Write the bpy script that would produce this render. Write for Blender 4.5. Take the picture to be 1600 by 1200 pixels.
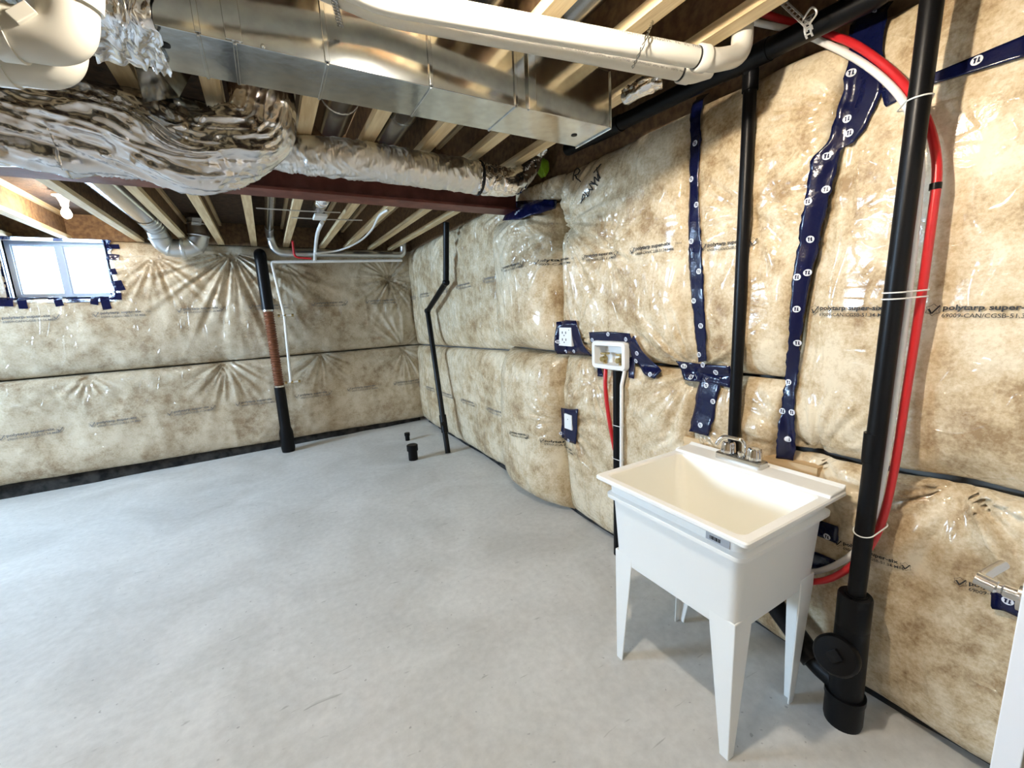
import bpy, math, random
import numpy as np
from mathutils import Vector, Matrix
for o in list(bpy.data.objects): bpy.data.objects.remove(o)
scene = bpy.context.scene
C = scene.collection
rnd = random.Random(7)

# ------------------------------------------------------------------ camera
H = 1.56
FPX, YAW, PITCH, ROLL = 654.13, 0.518197, -0.175785, -0.048334
_f = np.array([math.sin(YAW)*math.cos(PITCH), math.cos(YAW)*math.cos(PITCH), math.sin(PITCH)])
_r = np.array([math.cos(YAW), -math.sin(YAW), 0.0]); _u = np.cross(_r, _f)
_r = math.cos(ROLL)*_r + math.sin(ROLL)*_u; _u = np.cross(_r, _f)
cd = bpy.data.cameras.new('camera'); cam = bpy.data.objects.new('camera', cd); C.objects.link(cam)
cd.sensor_width = 36; cd.lens = FPX*36/1600; cd.clip_start = 0.02
cam.matrix_world = Matrix(((_r[0], _u[0], -_f[0], 0), (_r[1], _u[1], -_f[1], 0), (_r[2], _u[2], -_f[2], H), (0, 0, 0, 1)))
scene.camera = cam
def ray(px, py): return _f + (px-800)/FPX*_r - (py-600)/FPX*_u
def onX(px, py, X): d = ray(px, py); return d*X/d[0] + [0, 0, H]
def onY(px, py, Y): d = ray(px, py); return d*Y/d[1] + [0, 0, H]
def onZ(px, py, Z): d = ray(px, py); return d*(Z-H)/d[2] + [0, 0, H]
def dep(px, py, D): return ray(px, py)*D + [0, 0, H]

# ------------------------------------------------------------------ world, exposure
w = bpy.data.worlds.new('sky'); scene.world = w; w.use_nodes = True
bg = w.node_tree.nodes['Background']; bg.inputs[0].default_value = (0.52, 0.74, 1.0, 1); bg.inputs[1].default_value = 95.0
vs = scene.view_settings; vs.view_transform = 'Standard'; vs.look = 'None'; vs.gamma = 1.0; vs.exposure = 0.42
vs.use_curve_mapping = False
BULB = 1500.0           # radiance of the bare bulbs

# ------------------------------------------------------------------ materials
def mat(name, col=(.8, .8, .8), rough=.5, metal=0.0, bump=0, bscale=40, col2=None, cscale=8, coat=0, spec=.5, detail=4, stretch=None, emit=None, ramp=(.35, .65), bdist=.01):
    m = bpy.data.materials.new(name); m.use_nodes = True
    nt = m.node_tree; b = nt.nodes['Principled BSDF']
    b.inputs['Base Color'].default_value = (*col, 1); b.inputs['Roughness'].default_value = rough
    b.inputs['Metallic'].default_value = metal; b.inputs['Specular IOR Level'].default_value = spec
    b.inputs['Coat Weight'].default_value = coat; b.inputs['Coat Roughness'].default_value = .12
    tc = nt.nodes.new('ShaderNodeTexCoord'); src = tc.outputs['Object']
    if stretch:
        mp = nt.nodes.new('ShaderNodeMapping'); mp.inputs['Scale'].default_value = stretch
        nt.links.new(src, mp.inputs[0]); src = mp.outputs[0]
    if col2:
        n = nt.nodes.new('ShaderNodeTexNoise'); n.inputs['Scale'].default_value = cscale; n.inputs['Detail'].default_value = detail
        nt.links.new(src, n.inputs['Vector'])
        rp = nt.nodes.new('ShaderNodeValToRGB'); rp.color_ramp.elements[0].position = ramp[0]; rp.color_ramp.elements[1].position = ramp[1]
        rp.color_ramp.elements[0].color = (*col, 1); rp.color_ramp.elements[1].color = (*col2, 1)
        nt.links.new(n.outputs[0], rp.inputs[0]); nt.links.new(rp.outputs[0], b.inputs['Base Color'])
    if bump:
        n = nt.nodes.new('ShaderNodeTexNoise'); n.inputs['Scale'].default_value = bscale; n.inputs['Detail'].default_value = 5
        nt.links.new(src, n.inputs['Vector'])
        bp = nt.nodes.new('ShaderNodeBump'); bp.inputs['Strength'].default_value = bump; bp.inputs['Distance'].default_value = bdist
        nt.links.new(n.outputs[0], bp.inputs['Height']); nt.links.new(bp.outputs[0], b.inputs['Normal'])
        if coat: nt.links.new(bp.outputs[0], b.inputs['Coat Normal'])
    if emit:
        b.inputs['Emission Color'].default_value = (*emit[0], 1); b.inputs['Emission Strength'].default_value = emit[1]
    return m

def insulation_mat(name, light, mid, dark):
    """glass-fibre batt seen through clear polyethylene: mottled fibre below, glossy wrinkled coat above"""
    m = bpy.data.materials.new(name); m.use_nodes = True; nt = m.node_tree; L = nt.links.new
    b = nt.nodes['Principled BSDF']; b.inputs['Roughness'].default_value = .6; b.inputs['Specular IOR Level'].default_value = .25
    tc = nt.nodes.new('ShaderNodeTexCoord')
    def noise(s, d, rg=.55, typ='FBM', st=None, dist=0.0):
        n = nt.nodes.new('ShaderNodeTexNoise'); n.noise_type = typ; n.inputs['Scale'].default_value = s; n.inputs['Detail'].default_value = d; n.inputs['Roughness'].default_value = rg
        n.inputs['Distortion'].default_value = dist
        if st:
            mp = nt.nodes.new('ShaderNodeMapping'); mp.inputs['Scale'].default_value = st; L(tc.outputs['Object'], mp.inputs[0]); L(mp.outputs[0], n.inputs['Vector'])
        else: L(tc.outputs['Object'], n.inputs['Vector'])
        return n.outputs[0]
    def math_(op, a, c):
        x = nt.nodes.new('ShaderNodeMath'); x.operation = op
        for i, v in enumerate((a, c)):
            if isinstance(v, (int, float)): x.inputs[i].default_value = v
            else: L(v, x.inputs[i])
        return x.outputs[0]
    big = noise(3.2, 4, .6); med = noise(13, 5, .62); fib = noise(75, 4, .7)
    s = math_('ADD', math_('MULTIPLY', big, .58), math_('MULTIPLY', med, .42))
    s = math_('ADD', math_('MULTIPLY', s, .74), math_('MULTIPLY', fib, .26))
    rp = nt.nodes.new('ShaderNodeValToRGB'); cr = rp.color_ramp
    cr.elements[0].position = .385; cr.elements[0].color = (*dark, 1); cr.elements[1].position = .575; cr.elements[1].color = (*light, 1)
    e = cr.elements.new(.475); e.color = (*mid, 1)
    L(s, rp.inputs[0]); L(rp.outputs[0], b.inputs['Base Color'])
    bp = nt.nodes.new('ShaderNodeBump'); bp.inputs['Strength'].default_value = .35; bp.inputs['Distance'].default_value = .012
    L(math_('ADD', math_('MULTIPLY', med, .7), math_('MULTIPLY', fib, .3)), bp.inputs['Height']); L(bp.outputs[0], b.inputs['Normal'])
    b.inputs['Coat Weight'].default_value = .85; b.inputs['Coat Roughness'].default_value = .15; b.inputs['Coat IOR'].default_value = 1.5
    def crease(n, k):      # thin ridges along one level of a stretched noise
        return math_('POWER', math_('MAXIMUM', math_('SUBTRACT', 1.0, math_('MULTIPLY', math_('ABSOLUTE', math_('SUBTRACT', n, .5), 0), k)), 0), 2.0)
    c1 = crease(noise(4.2, 1.5, .5, 'FBM', (1.5, 1.6, .42), .5), 22); c2 = crease(noise(5.5, 1.0, .5, 'FBM', (1.2, .8, 1.5), 1.0), 26)
    fade = noise(2.0, 1)
    rg = math_('MULTIPLY', math_('ADD', math_('ADD', c1, math_('MULTIPLY', c2, .6)), math_('MULTIPLY', med, .35)), math_('MULTIPLY', fade, 1.6))
    b2 = nt.nodes.new('ShaderNodeBump'); b2.inputs['Strength'].default_value = .8; b2.inputs['Distance'].default_value = .010
    L(rg, b2.inputs['Height']); L(b2.outputs[0], b.inputs['Coat Normal'])
    return m

def foil_mat(name, col, rough, sc, st, strength, stretch=(1, 1, 1)):
    m = bpy.data.materials.new(name); m.use_nodes = True; nt = m.node_tree; L = nt.links.new
    b = nt.nodes['Principled BSDF']; b.inputs['Base Color'].default_value = (*col, 1); b.inputs['Metallic'].default_value = 1; b.inputs['Roughness'].default_value = rough
    tc = nt.nodes.new('ShaderNodeTexCoord'); mp = nt.nodes.new('ShaderNodeMapping'); mp.inputs['Scale'].default_value = stretch
    L(tc.outputs['Object'], mp.inputs[0])
    n = nt.nodes.new('ShaderNodeTexNoise'); n.noise_type = 'RIDGED_MULTIFRACTAL'; n.inputs['Scale'].default_value = sc; n.inputs['Detail'].default_value = 4
    L(mp.outputs[0], n.inputs['Vector'])
    bp = nt.nodes.new('ShaderNodeBump'); bp.inputs['Strength'].default_value = strength; bp.inputs['Distance'].default_value = st
    L(n.outputs[0], bp.inputs['Height']); L(bp.outputs[0], b.inputs['Normal'])
    return m

M = {}
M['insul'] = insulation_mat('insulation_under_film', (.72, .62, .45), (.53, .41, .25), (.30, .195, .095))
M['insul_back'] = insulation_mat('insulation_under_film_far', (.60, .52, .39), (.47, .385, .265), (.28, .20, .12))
M['concrete'] = mat('concrete_wall', (.20, .19, .17), .9, col2=(.11, .105, .10), cscale=6, bump=.4, bscale=30)
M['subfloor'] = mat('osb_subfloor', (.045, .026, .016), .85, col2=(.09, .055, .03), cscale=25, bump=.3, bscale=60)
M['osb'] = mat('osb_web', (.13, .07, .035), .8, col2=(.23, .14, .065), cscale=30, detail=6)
M['lumber'] = mat('pale_lumber', (.62, .46, .25), .65, col2=(.78, .64, .40), cscale=6, stretch=(8, .6, 8), bump=.15, bscale=20)
M['board'] = mat('pine_board', (.55, .38, .20), .6, col2=(.68, .50, .29), cscale=5, stretch=(8, .6, 12))
M['galv'] = mat('galvanised_steel', (.52, .54, .55), .13, 1.0, col2=(.62, .65, .65), cscale=26, bump=.045, bscale=3.2, bdist=.05)
M['galvdark'] = mat('galvanised_pipe', (.50, .51, .51), .22, 1.0, bump=.08, bscale=12)
M['galvrough'] = mat('galvanised_elbow', (.62, .64, .65), .34, 1.0, bump=.08, bscale=14)
M['foil'] = foil_mat('crinkled_foil', (.80, .80, .82), .22, 22, .014, .9)
M['foil_fine'] = foil_mat('crinkled_foil_jacket', (.80, .79, .77), .36, 26, .010, .8, (2.2, 1, 1))
M['foil_tape'] = foil_mat('foil_tape', (.88, .88, .9), .16, 24, .012, .9)
M['beam'] = mat('red_oxide_steel', (.12, .028, .018), .5, col2=(.22, .075, .055), cscale=9, ramp=(.45, .75), bump=.1, bscale=20)
M['abs'] = mat('black_abs', (.004, .004, .0045), .36, spec=.16)
M['absworn'] = mat('black_abs_scuffed', (.004, .004, .0045), .42, spec=.16, col2=(.022, .022, .022), cscale=14, ramp=(.55, .75))
M['pvc'] = mat('cream_pvc', (.64, .62, .55), .38)
M['white'] = mat('white_plastic', (.82, .82, .80), .35)
M['tub'] = mat('white_moulded_tub', (.86, .86, .83), .28, spec=.5)
M['tubin'] = mat('cream_tub_basin', (.90, .885, .80), .3)
M['chrome'] = mat('chrome', (.80, .80, .82), .08, 1.0)
M['satin'] = mat('satin_nickel', (.62, .61, .58), .24, 1.0)
M['brass'] = mat('brass', (.45, .33, .14), .3, 1.0)
M['red'] = mat('red_pex', (.52, .018, .022), .3)
M['wpex'] = mat('white_pex', (.80, .78, .74), .35)
M['tape'] = mat('navy_sheathing_tape', (.004, .006, .034), .17, bump=.45, bscale=13, bdist=.012, spec=.45)
M['ink'] = mat('black_print', (.012, .011, .010), .6)
M['greyink'] = mat('grey_print', (.16, .15, .14), .6)
M['logo'] = mat('white_print', (.72, .74, .80), .4)
M['copper'] = mat('brown_corrugated_sleeve', (.20, .075, .035), .4, .35)
M['green'] = mat('green_plastic', (.22, .40, .01), .45, bump=.4, bscale=25)
M['black'] = mat('black_rubber', (.006, .006, .007), .7)
M['chain'] = mat('perforated_steel_strap', (.80, .79, .76), .42, .6)
M['tie'] = mat('clear_zip_tie', (.75, .75, .72), .4)
M['door'] = mat('white_painted_door', (.85, .86, .88), .3)
M['vinyl'] = mat('backlit_vinyl', (.46, .52, .60), .35)  # white vinyl, with the grey-blue of its backlit side put into the colour
M['liner'] = mat('window_plastic_liner', (.45, .52, .62), .25, bump=.5, bscale=9, bdist=.02)
M['bulbfar'] = mat('lit_bulb_small', (1, 1, 1), .3, emit=((1, .89, .74), BULB*.3))
M['bulb'] = mat('lit_bulb', (1, 1, 1), .3, emit=((1, .89, .74), BULB))
M['porcelain'] = mat('porcelain', (.80, .76, .66), .3)
M['sticker'] = mat('grey_label', (.42, .43, .45), .4)
M['wire'] = mat('grey_cable', (.55, .52, .46), .5)
M['darkgap'] = mat('gap_shade_strip', (.012, .012, .013), .9, col2=(.05, .048, .045), cscale=12, spec=.1)  # near-black colour stands in for shade in the gap above the floor
g = bpy.data.materials.new('window_glass'); g.use_nodes = True
gb = g.node_tree.nodes['Principled BSDF']; gb.inputs['Transmission Weight'].default_value = 1; gb.inputs['Roughness'].default_value = 0; gb.inputs['IOR'].default_value = 1.02
M['glass'] = g

# concrete floor: cloudy trowelled slab with small scuffs
def floor_mat():
    m = bpy.data.materials.new('trowelled_concrete'); m.use_nodes = True; nt = m.node_tree; L = nt.links.new
    b = nt.nodes['Principled BSDF']; b.inputs['Roughness'].default_value = .62; b.inputs['Specular IOR Level'].default_value = .35
    tc = nt.nodes.new('ShaderNodeTexCoord')
    def noise(s, d, st=None, dist=0):
        n = nt.nodes.new('ShaderNodeTexNoise'); n.inputs['Scale'].default_value = s; n.inputs['Detail'].default_value = d; n.inputs['Distortion'].default_value = dist; n.inputs['Roughness'].default_value = .6
        if st:
            mp = nt.nodes.new('ShaderNodeMapping'); mp.inputs['Scale'].default_value = st; mp.inputs['Rotation'].default_value = (0, 0, .5); L(tc.outputs['Object'], mp.inputs[0]); L(mp.outputs[0], n.inputs['Vector'])
        else: L(tc.outputs['Object'], n.inputs['Vector'])
        return n.outputs[0]
    def ramp(v, p0, c0, p1, c1):
        r = nt.nodes.new('ShaderNodeValToRGB'); r.color_ramp.elements[0].position = p0; r.color_ramp.elements[1].position = p1
        r.color_ramp.elements[0].color = (*c0, 1); r.color_ramp.elements[1].color = (*c1, 1); L(v, r.inputs[0]); return r.outputs[0]
    def mix(a, c, typ, fac):
        x = nt.nodes.new('ShaderNodeMix'); x.data_type = 'RGBA'; x.blend_type = typ
        if isinstance(fac, float): x.inputs[0].default_value = fac
        else: L(fac, x.inputs[0])
        L(a, x.inputs[6]); L(c, x.inputs[7]); return x.outputs[2]
    base = ramp(noise(1.6, 6, None, .8), .32, (.56, .555, .53), .68, (.72, .72, .70))
    fine = ramp(noise(26, 6), .3, (.80, .80, .80), .7, (1, 1, 1))
    c = mix(base, fine, 'MULTIPLY', .75)
    sc = ramp(noise(5, 2, (1, 7, 1), 1.2), .70, (1, 1, 1), .755, (.45, .45, .44))
    c = mix(c, sc, 'MULTIPLY', .55)
    sp = ramp(noise(38, 1), .74, (1, 1, 1), .78, (.4, .4, .4))
    c = mix(c, sp, 'MULTIPLY', .6)
    L(c, b.inputs['Base Color'])
    bp = nt.nodes.new('ShaderNodeBump'); bp.inputs['Strength'].default_value = .25; bp.inputs['Distance'].default_value = .006
    L(noise(14, 6), bp.inputs['Height']); L(bp.outputs[0], b.inputs['Normal'])
    return m
M['floor'] = floor_mat()

# ------------------------------------------------------------------ object helpers
class MB:
    def __init__(s): s.v = []; s.f = []; s.mi = []; s.cur = 0
    def add(s, vs_, fs):
        n = len(s.v); s.v += [tuple(float(c) for c in q) for q in vs_]; s.f += [tuple(i+n for i in f) for f in fs]; s.mi += [s.cur]*len(fs); return s
    def box(s, x0, x1, y0, y1, z0, z1):
        return s.add([(x0, y0, z0), (x1, y0, z0), (x1, y1, z0), (x0, y1, z0), (x0, y0, z1), (x1, y0, z1), (x1, y1, z1), (x0, y1, z1)],
                     [(0, 3, 2, 1), (4, 5, 6, 7), (0, 1, 5, 4), (1, 2, 6, 5), (2, 3, 7, 6), (3, 0, 4, 7)])
    def obox(s, c, ax, ay, az):
        c, ax, ay, az = (np.array(q, float) for q in (c, ax, ay, az))
        v = [c+i*ax+j*ay+k*az for k in (-1, 1) for j in (-1, 1) for i in (-1, 1)]
        return s.add(v, [(0, 2, 3, 1), (4, 5, 7, 6), (0, 1, 5, 4), (1, 3, 7, 5), (3, 2, 6, 7), (2, 0, 4, 6)])
    def tube(s, path, r, seg=16, cap=True, disp=None):
        P = [np.array(p, float) for p in path]; n = len(P)
        T = [P[min(i+1, n-1)]-P[max(i-1, 0)] for i in range(n)]; T = [t/np.linalg.norm(t) for t in T]
        a = np.array([0, 0, 1.0]) if abs(T[0][2]) < .9 else np.array([1.0, 0, 0])
        N = a-T[0]*(a@T[0]); N /= np.linalg.norm(N); vs_ = []; acc = 0
        for i in range(n):
            if i: acc += np.linalg.norm(P[i]-P[i-1])
            N = N-T[i]*(N@T[i]); N /= np.linalg.norm(N); B = np.cross(T[i], N)
            ri = r[i] if hasattr(r, '__len__') else r
            for j in range(seg):
                th = 2*math.pi*j/seg; rr = ri + (disp(acc, th) if disp else 0)
                vs_.append(P[i]+rr*(math.cos(th)*N+math.sin(th)*B))
        fs = [(i*seg+j, i*seg+(j+1) % seg, (i+1)*seg+(j+1) % seg, (i+1)*seg+j) for i in range(n-1) for j in range(seg)]
        if cap: fs += [tuple(range(seg))[::-1], tuple((n-1)*seg+j for j in range(seg))]
        return s.add(vs_, fs)
    def cyl(s, a, b, r, seg=16, r2=None):
        return s.tube([a, b], [r, r if r2 is None else r2], seg)
    def ball(s, c, r, sx=1, sy=1, sz=1, n=10):
        vs_ = []; m = n*2
        for i in range(1, n):
            p = math.pi*i/n
            for j in range(m): t = 2*math.pi*j/m; vs_.append((c[0]+sx*r*math.sin(p)*math.cos(t), c[1]+sy*r*math.sin(p)*math.sin(t), c[2]+sz*r*math.cos(p)))
        vs_ += [(c[0], c[1], c[2]+sz*r), (c[0], c[1], c[2]-sz*r)]; t0 = len(vs_)-2
        fs = [(i*m+j, (i+1)*m+j, (i+1)*m+(j+1) % m, i*m+(j+1) % m) for i in range(n-2) for j in range(m)]
        fs += [(t0, j, (j+1) % m) for j in range(m)] + [(t0+1, (n-2)*m+(j+1) % m, (n-2)*m+j) for j in range(m)]
        return s.add(vs_, fs)
    def grid(s, Pts):   # (n,m,3)
        n, m = len(Pts), len(Pts[0])
        return s.add([p for row in Pts for p in row], [(i*m+j, i*m+j+1, (i+1)*m+j+1, (i+1)*m+j) for i in range(n-1) for j in range(m-1)])
    def prism(s, poly, axis, a, b):     # polygon in the other two axes
        def at(p, q): return {0: (q, p[0], p[1]), 1: (p[0], q, p[1]), 2: (p[0], p[1], q)}[axis]
        n = len(poly)
        return s.add([at(p, a) for p in poly]+[at(p, b) for p in poly], [tuple(range(n))[::-1], tuple(range(n, 2*n))]+[(i, (i+1) % n, n+(i+1) % n, n+i) for i in range(n)])
    def build(s, name, m, parent=None, smooth=False, bevel=0, sharp=40):
        me = bpy.data.meshes.new(name); me.from_pydata(s.v, [], s.f)
        for q in (m if isinstance(m, (list, tuple)) else [m]): me.materials.append(M[q])
        if any(s.mi): me.polygons.foreach_set('material_index', s.mi)
        if smooth:
            me.polygons.foreach_set('use_smooth', [True]*len(s.f)); sharp and me.set_sharp_from_angle(angle=math.radians(sharp))
        me.update()
        o = bpy.data.objects.new(name, me); C.objects.link(o)
        if parent:
            o.parent = parent
            o.matrix_parent_inverse = wm(parent).inverted()
        if bevel:
            md = o.modifiers.new('bevel', 'BEVEL'); md.width = bevel; md.segments = 3; md.limit_method = 'ANGLE'
        return o
def wm(o):      # world matrix without a depsgraph update (things only translate)
    m = o.matrix_basis.copy()
    return wm(o.parent) @ o.matrix_parent_inverse @ m if o.parent else m
def tag(o, label=None, cat=None, group=None, kind=None):
    if label: o['label'] = label
    if cat: o['category'] = cat
    if group: o['group'] = group
    if kind: o['kind'] = kind
    return o
def thing(name, label, cat, loc=(0, 0, 0), group=None):
    o = bpy.data.objects.new(name, None); C.objects.link(o); o.location = loc; o.empty_display_size = .05
    return tag(o, label, cat, group)
def struct(o): o['kind'] = 'structure'; return o
def crom(pts, n=10):
    P = [np.array(p, float) for p in pts]; P = [2*P[0]-P[1]]+P+[2*P[-1]-P[-2]]; out = []
    for i in range(1, len(P)-2):
        for k in range(n):
            t = k/n; a, b, c, d = P[i-1:i+3]
            out.append(.5*((2*b)+(c-a)*t+(2*a-5*b+4*c-d)*t*t+(3*b-a-3*c+d)*t**3))
    return out+[P[-2]]
def fillet(pts, r, n=8):
    P = [np.array(p, float) for p in pts]; out = [P[0]]
    for i in range(1, len(P)-1):
        a, b, c = P[i-1:i+2]; u = (a-b)/np.linalg.norm(a-b); v = (c-b)/np.linalg.norm(c-b)
        k = min(r, .49*np.linalg.norm(a-b), .49*np.linalg.norm(c-b)); s0, s1 = b+u*k, b+v*k
        out += [(1-t)**2*s0+2*t*(1-t)*b+t*t*s1 for t in np.linspace(0, 1, n)]
    return out+[P[-1]]
def resample(path, step):
    P = np.array(path, float); L = np.r_[0, np.cumsum(np.linalg.norm(np.diff(P, axis=0), axis=1))]
    t = np.linspace(0, L[-1], max(2, int(L[-1]/step)))
    return [np.array([np.interp(q, L, P[:, k]) for k in range(3)]) for q in t]
def vnoise(x, y, seed=0):
    x = np.asarray(x, float); y = np.asarray(y, float); xi = np.floor(x).astype(np.int64); yi = np.floor(y).astype(np.int64); fx = x-xi; fy = y-yi
    fx = fx*fx*(3-2*fx); fy = fy*fy*(3-2*fy)
    def h(a, b):
        k = (a*374761393 + b*668265263 + seed*144269) & 0x7fffffff; k = ((k ^ (k >> 13))*1274126177) & 0x7fffffff
        return ((k ^ (k >> 16)) & 0xffff)/65535.0*2-1
    return (h(xi, yi)*(1-fx)+h(xi+1, yi)*fx)*(1-fy)+(h(xi, yi+1)*(1-fx)+h(xi+1, yi+1)*fx)*fy
def ridge(x, y, seed): return 1-2*np.abs(vnoise(x, y, seed))

# ------------------------------------------------------------------ room shell
ZJ, ZS = 2.43, 2.67          # joist underside, subfloor underside
XR = 1.93                    # concrete face behind the right insulation
def YB(x): return 5.93+.05*np.asarray(x)   # concrete face behind the back insulation
b = MB().box(-4.7, XR+.2, -3.2, 6.35, -.12, 0); struct(b.build('floor', 'floor'))
ceiling = struct(MB().box(-4.7, XR+.2, -3.2, 6.35, ZS, ZS+.03).build('ceiling', 'subfloor'))
wall_right = struct(MB().box(XR, XR+.2, -3.2, 6.35, 0, ZS).build('wall_right', 'concrete'))
struct(MB().box(-4.7, XR, -3.2, -3.0, 0, ZS).build('wall_near', 'insul'))
# left wall, out of view, with a window opening added to daylight the floor
b = MB().box(-4.7, -4.5, -3, 6.3, 0, 1.75).box(-4.7, -4.5, -3, 6.3, 2.45, ZS).box(-4.7, -4.5, -3, 3.4, 1.75, 2.45).box(-4.7, -4.5, 4.9, 6.3, 1.75, 2.45)
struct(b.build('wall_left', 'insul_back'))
WX0, WX1, WZ0, WZ1 = -2.02, -1.30, 1.885, 2.418     # window opening in the back wall
def yq(x0, x1, z0, z1, b):
    b.add([(x0, YB(x0), z0), (x1, YB(x1), z0), (x1, YB(x1)+.22, z0), (x0, YB(x0)+.22, z0), (x0, YB(x0), z1), (x1, YB(x1), z1), (x1, YB(x1)+.22, z1), (x0, YB(x0)+.22, z1)],
          [(0, 3, 2, 1), (4, 5, 6, 7), (0, 1, 5, 4), (1, 2, 6, 5), (2, 3, 7, 6), (3, 0, 4, 7)])
b = MB(); yq(-4.5, XR, 0, WZ0, b); yq(-4.5, WX0, WZ0, ZS, b); yq(WX1, XR, WZ0, ZS, b); yq(WX0, WX1, WZ1, ZS, b)
wall_back = struct(b.build('wall_back', 'concrete'))
def portal(loc, rot, sx, sy):
    l = bpy.data.lights.new('daylight_portal', 'AREA'); l.shape = 'RECTANGLE'; l.size = sx; l.size_y = sy; l.cycles.is_portal = True
    o = bpy.data.objects.new('daylight_portal', l); C.objects.link(o); o.location = loc; o.rotation_euler = rot
portal((-1.63, 6.2, 2.17), (-math.pi/2, 0, 0), .8, .6)
portal((-4.75, 4.15, 2.1), (0, -math.pi/2, 0), .7, 1.5)

# ------------------------------------------------------------------ insulation surfaces
def W(px, py, X=1.79): p = onX(px, py, X); return p[1], p[2]
def Bk(px, py):
    x, z = 0, 0; Y = 5.78
    for _ in range(4): p = onY(px, py, Y); Y = YB(p[0])-.14
    return p[0], p[2]
def line(p, q):     # value as a linear function through two (t, v) points
    return lambda t: p[1]+(np.asarray(t, float)-p[0])*(q[1]-p[1])/(q[0]-p[0])
const = lambda c: (lambda t: np.zeros_like(np.asarray(t, float))+c)
def edge(t, p): return np.clip(1-np.abs(2*t-1)**p, 0, 1)**.5
GAP = .006
class Batt:
    def __init__(s, l, r, bt, tp, base, D, pu=8, pv=6): s.l, s.r, s.b, s.t, s.base, s.D, s.pu, s.pv = l, r, bt, tp, base, D, pu, pv
    def uv(s, a, z): l = s.l(z); b = s.b(a); return (a-l)/(s.r(z)-l), (z-b)/(s.t(a)-b)
    def depth(s, u, v): return s.base+s.D*edge(np.clip(u, 0, 1), s.pu)*edge(np.clip(v, 0, 1), s.pv)
def seam(p, q): return line(W(*p), W(*q))
sA = seam((660, 540), (787, 549)); sC = seam((900, 555), (1060, 578)); sE = seam((1260, 712), (1600, 785))
sD = seam((1060, 578), (1200, 593))
yAB, yBC = 3.22, 2.40
cd_edge = line((2.054, 1.36), (1.157, 1.33))               # y of the C-D joint by height
de_edge = line((2.365, .775), (.939, .93))                 # y of the D-E joint by height
topR = const(2.43); botR = const(.038)
RB = [Batt(const(yAB), const(5.99), lambda y: sA(y)+GAP, topR, .05, .105), Batt(const(yAB), const(5.99), botR, lambda y: sA(y)-GAP, .05, .105),
      Batt(const(yBC), const(yAB+.02), lambda y: sC(2.3)+GAP+0*y, const(2.27), .06, .235, 4, 7), Batt(const(yBC), const(yAB+.02), const(.02), lambda y: sC(2.3)-GAP+0*y, .06, .245, 4, 7), Batt(const(yBC), const(yAB+.02), const(2.275), const(2.44), .06, .09),
      Batt(cd_edge, const(yBC), lambda y: sC(y)+GAP, topR, .065, .105), Batt(cd_edge, const(yBC), botR, lambda y: sC(y)-GAP, .065, .11),
      Batt(de_edge, cd_edge, lambda y: sD(y)+GAP, topR, .075, .08), Batt(de_edge, cd_edge, botR, lambda y: sD(y)-GAP, .075, .08),
      Batt(const(-.9), de_edge, lambda y: sE(y)+GAP*1.6, topR, .075, .075), Batt(const(-.9), de_edge, botR, lambda y: sE(y)-GAP*1.6, .075, .075)]
# pinch points: where the film is gathered folds radiate from them (a, z, count, reach, height, dimple, angle range)
RP = [(*W(883, 352), 26, .42, .022, .06, None), (*W(822, 335, 1.68), 22, .35, .020, .03, None), (*W(1500, 766), 17, .38, .026, .035, (-165, -15)),
      (*W(1075, 585), 20, .45, .022, .03, (20, 260)), (*W(955, 392), 24, .20, .014, .02, None), (*W(700, 345), 24, .5, .022, .03, (-170, -10)),
      (*W(1265, 712), 18, .25, .018, .03, None), (*W(1330, 160), 20, .3, .018, .02, (90, 270)), (*W(905, 530), 20, .25, .014, .02, None), (*W(930, 590), 20, .3, .016, .02, (-180, 0)),
      (*W(890, 660), 22, .3, .016, .02, None), (*W(785, 320), 20, .4, .018, .02, (-180, 0)), (*W(1180, 330), 22, .25, .014, .01, None), (*W(1090, 660), 20, .3, .014, .01, (180, 360))]
BPn = [(*Bk(608, 436), 26, .38, .026, .06, None), (*Bk(362, 395), 30, .75, .034, .04, (-175, -20)), (*Bk(352, 562), 24, .45, .022, .03, (-175, -5)),
       (*Bk(135, 588), 20, .22, .016, .02, (-170, -10)), (*Bk(502, 552), 24, .4, .02, .03, (-170, -10)), (*Bk(630, 545), 20, .5, .02, .02, None), (*Bk(440, 410), 22, .4, .018, .02, (-180, 0)), (*Bk(240, 400), 22, .5, .018, .01, (-170, -20)), (*Bk(640, 440), 20, .5, .02, .01, (-180, 0))]
def folds(a, z, pins, flip):
    out = np.zeros_like(a)
    for k, (pa, pz, n, R, A, dm, rng) in enumerate(pins):
        da = (a-pa)*flip; dz = z-pz; r = np.hypot(da, dz); near = r < R*3
        if not near.any(): continue
        th = np.arctan2(dz, da); rr = r[near]; t = th[near]
        n = n*1.45; f = vnoise(t*n/6.283*2.0, rr*1.2/R, 31+k)*.7+ridge(t*n/6.283*1.3, rr*.6/R, 77+k)*.6
        win = np.exp(-(rr/R)**2)*np.clip(rr/(.12*R), 0, 1)
        if rng:
            c = math.radians((rng[0]+rng[1])/2); hw = math.radians((rng[1]-rng[0])/2)
            dt = np.abs((t-c+math.pi) % (2*math.pi)-math.pi); win = win*np.clip((hw+.25-dt)/.25, 0, 1)
        out[near] += 1.35*A*f*win - dm*np.exp(-(rr/(.22*R))**2)
    return out
def drape(a, z, sd):
    d = .014*vnoise(a*2.1, z*1.7, sd)+.008*vnoise(a*6, z*4.5, sd+1)+.0035*vnoise(a*15, z*11, sd+2)
    return d+.006*np.clip(ridge(a*3.2+.6*vnoise(a*3, z*3, sd+4), z*1.1, sd+3)-.55, 0, 1)*2
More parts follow.
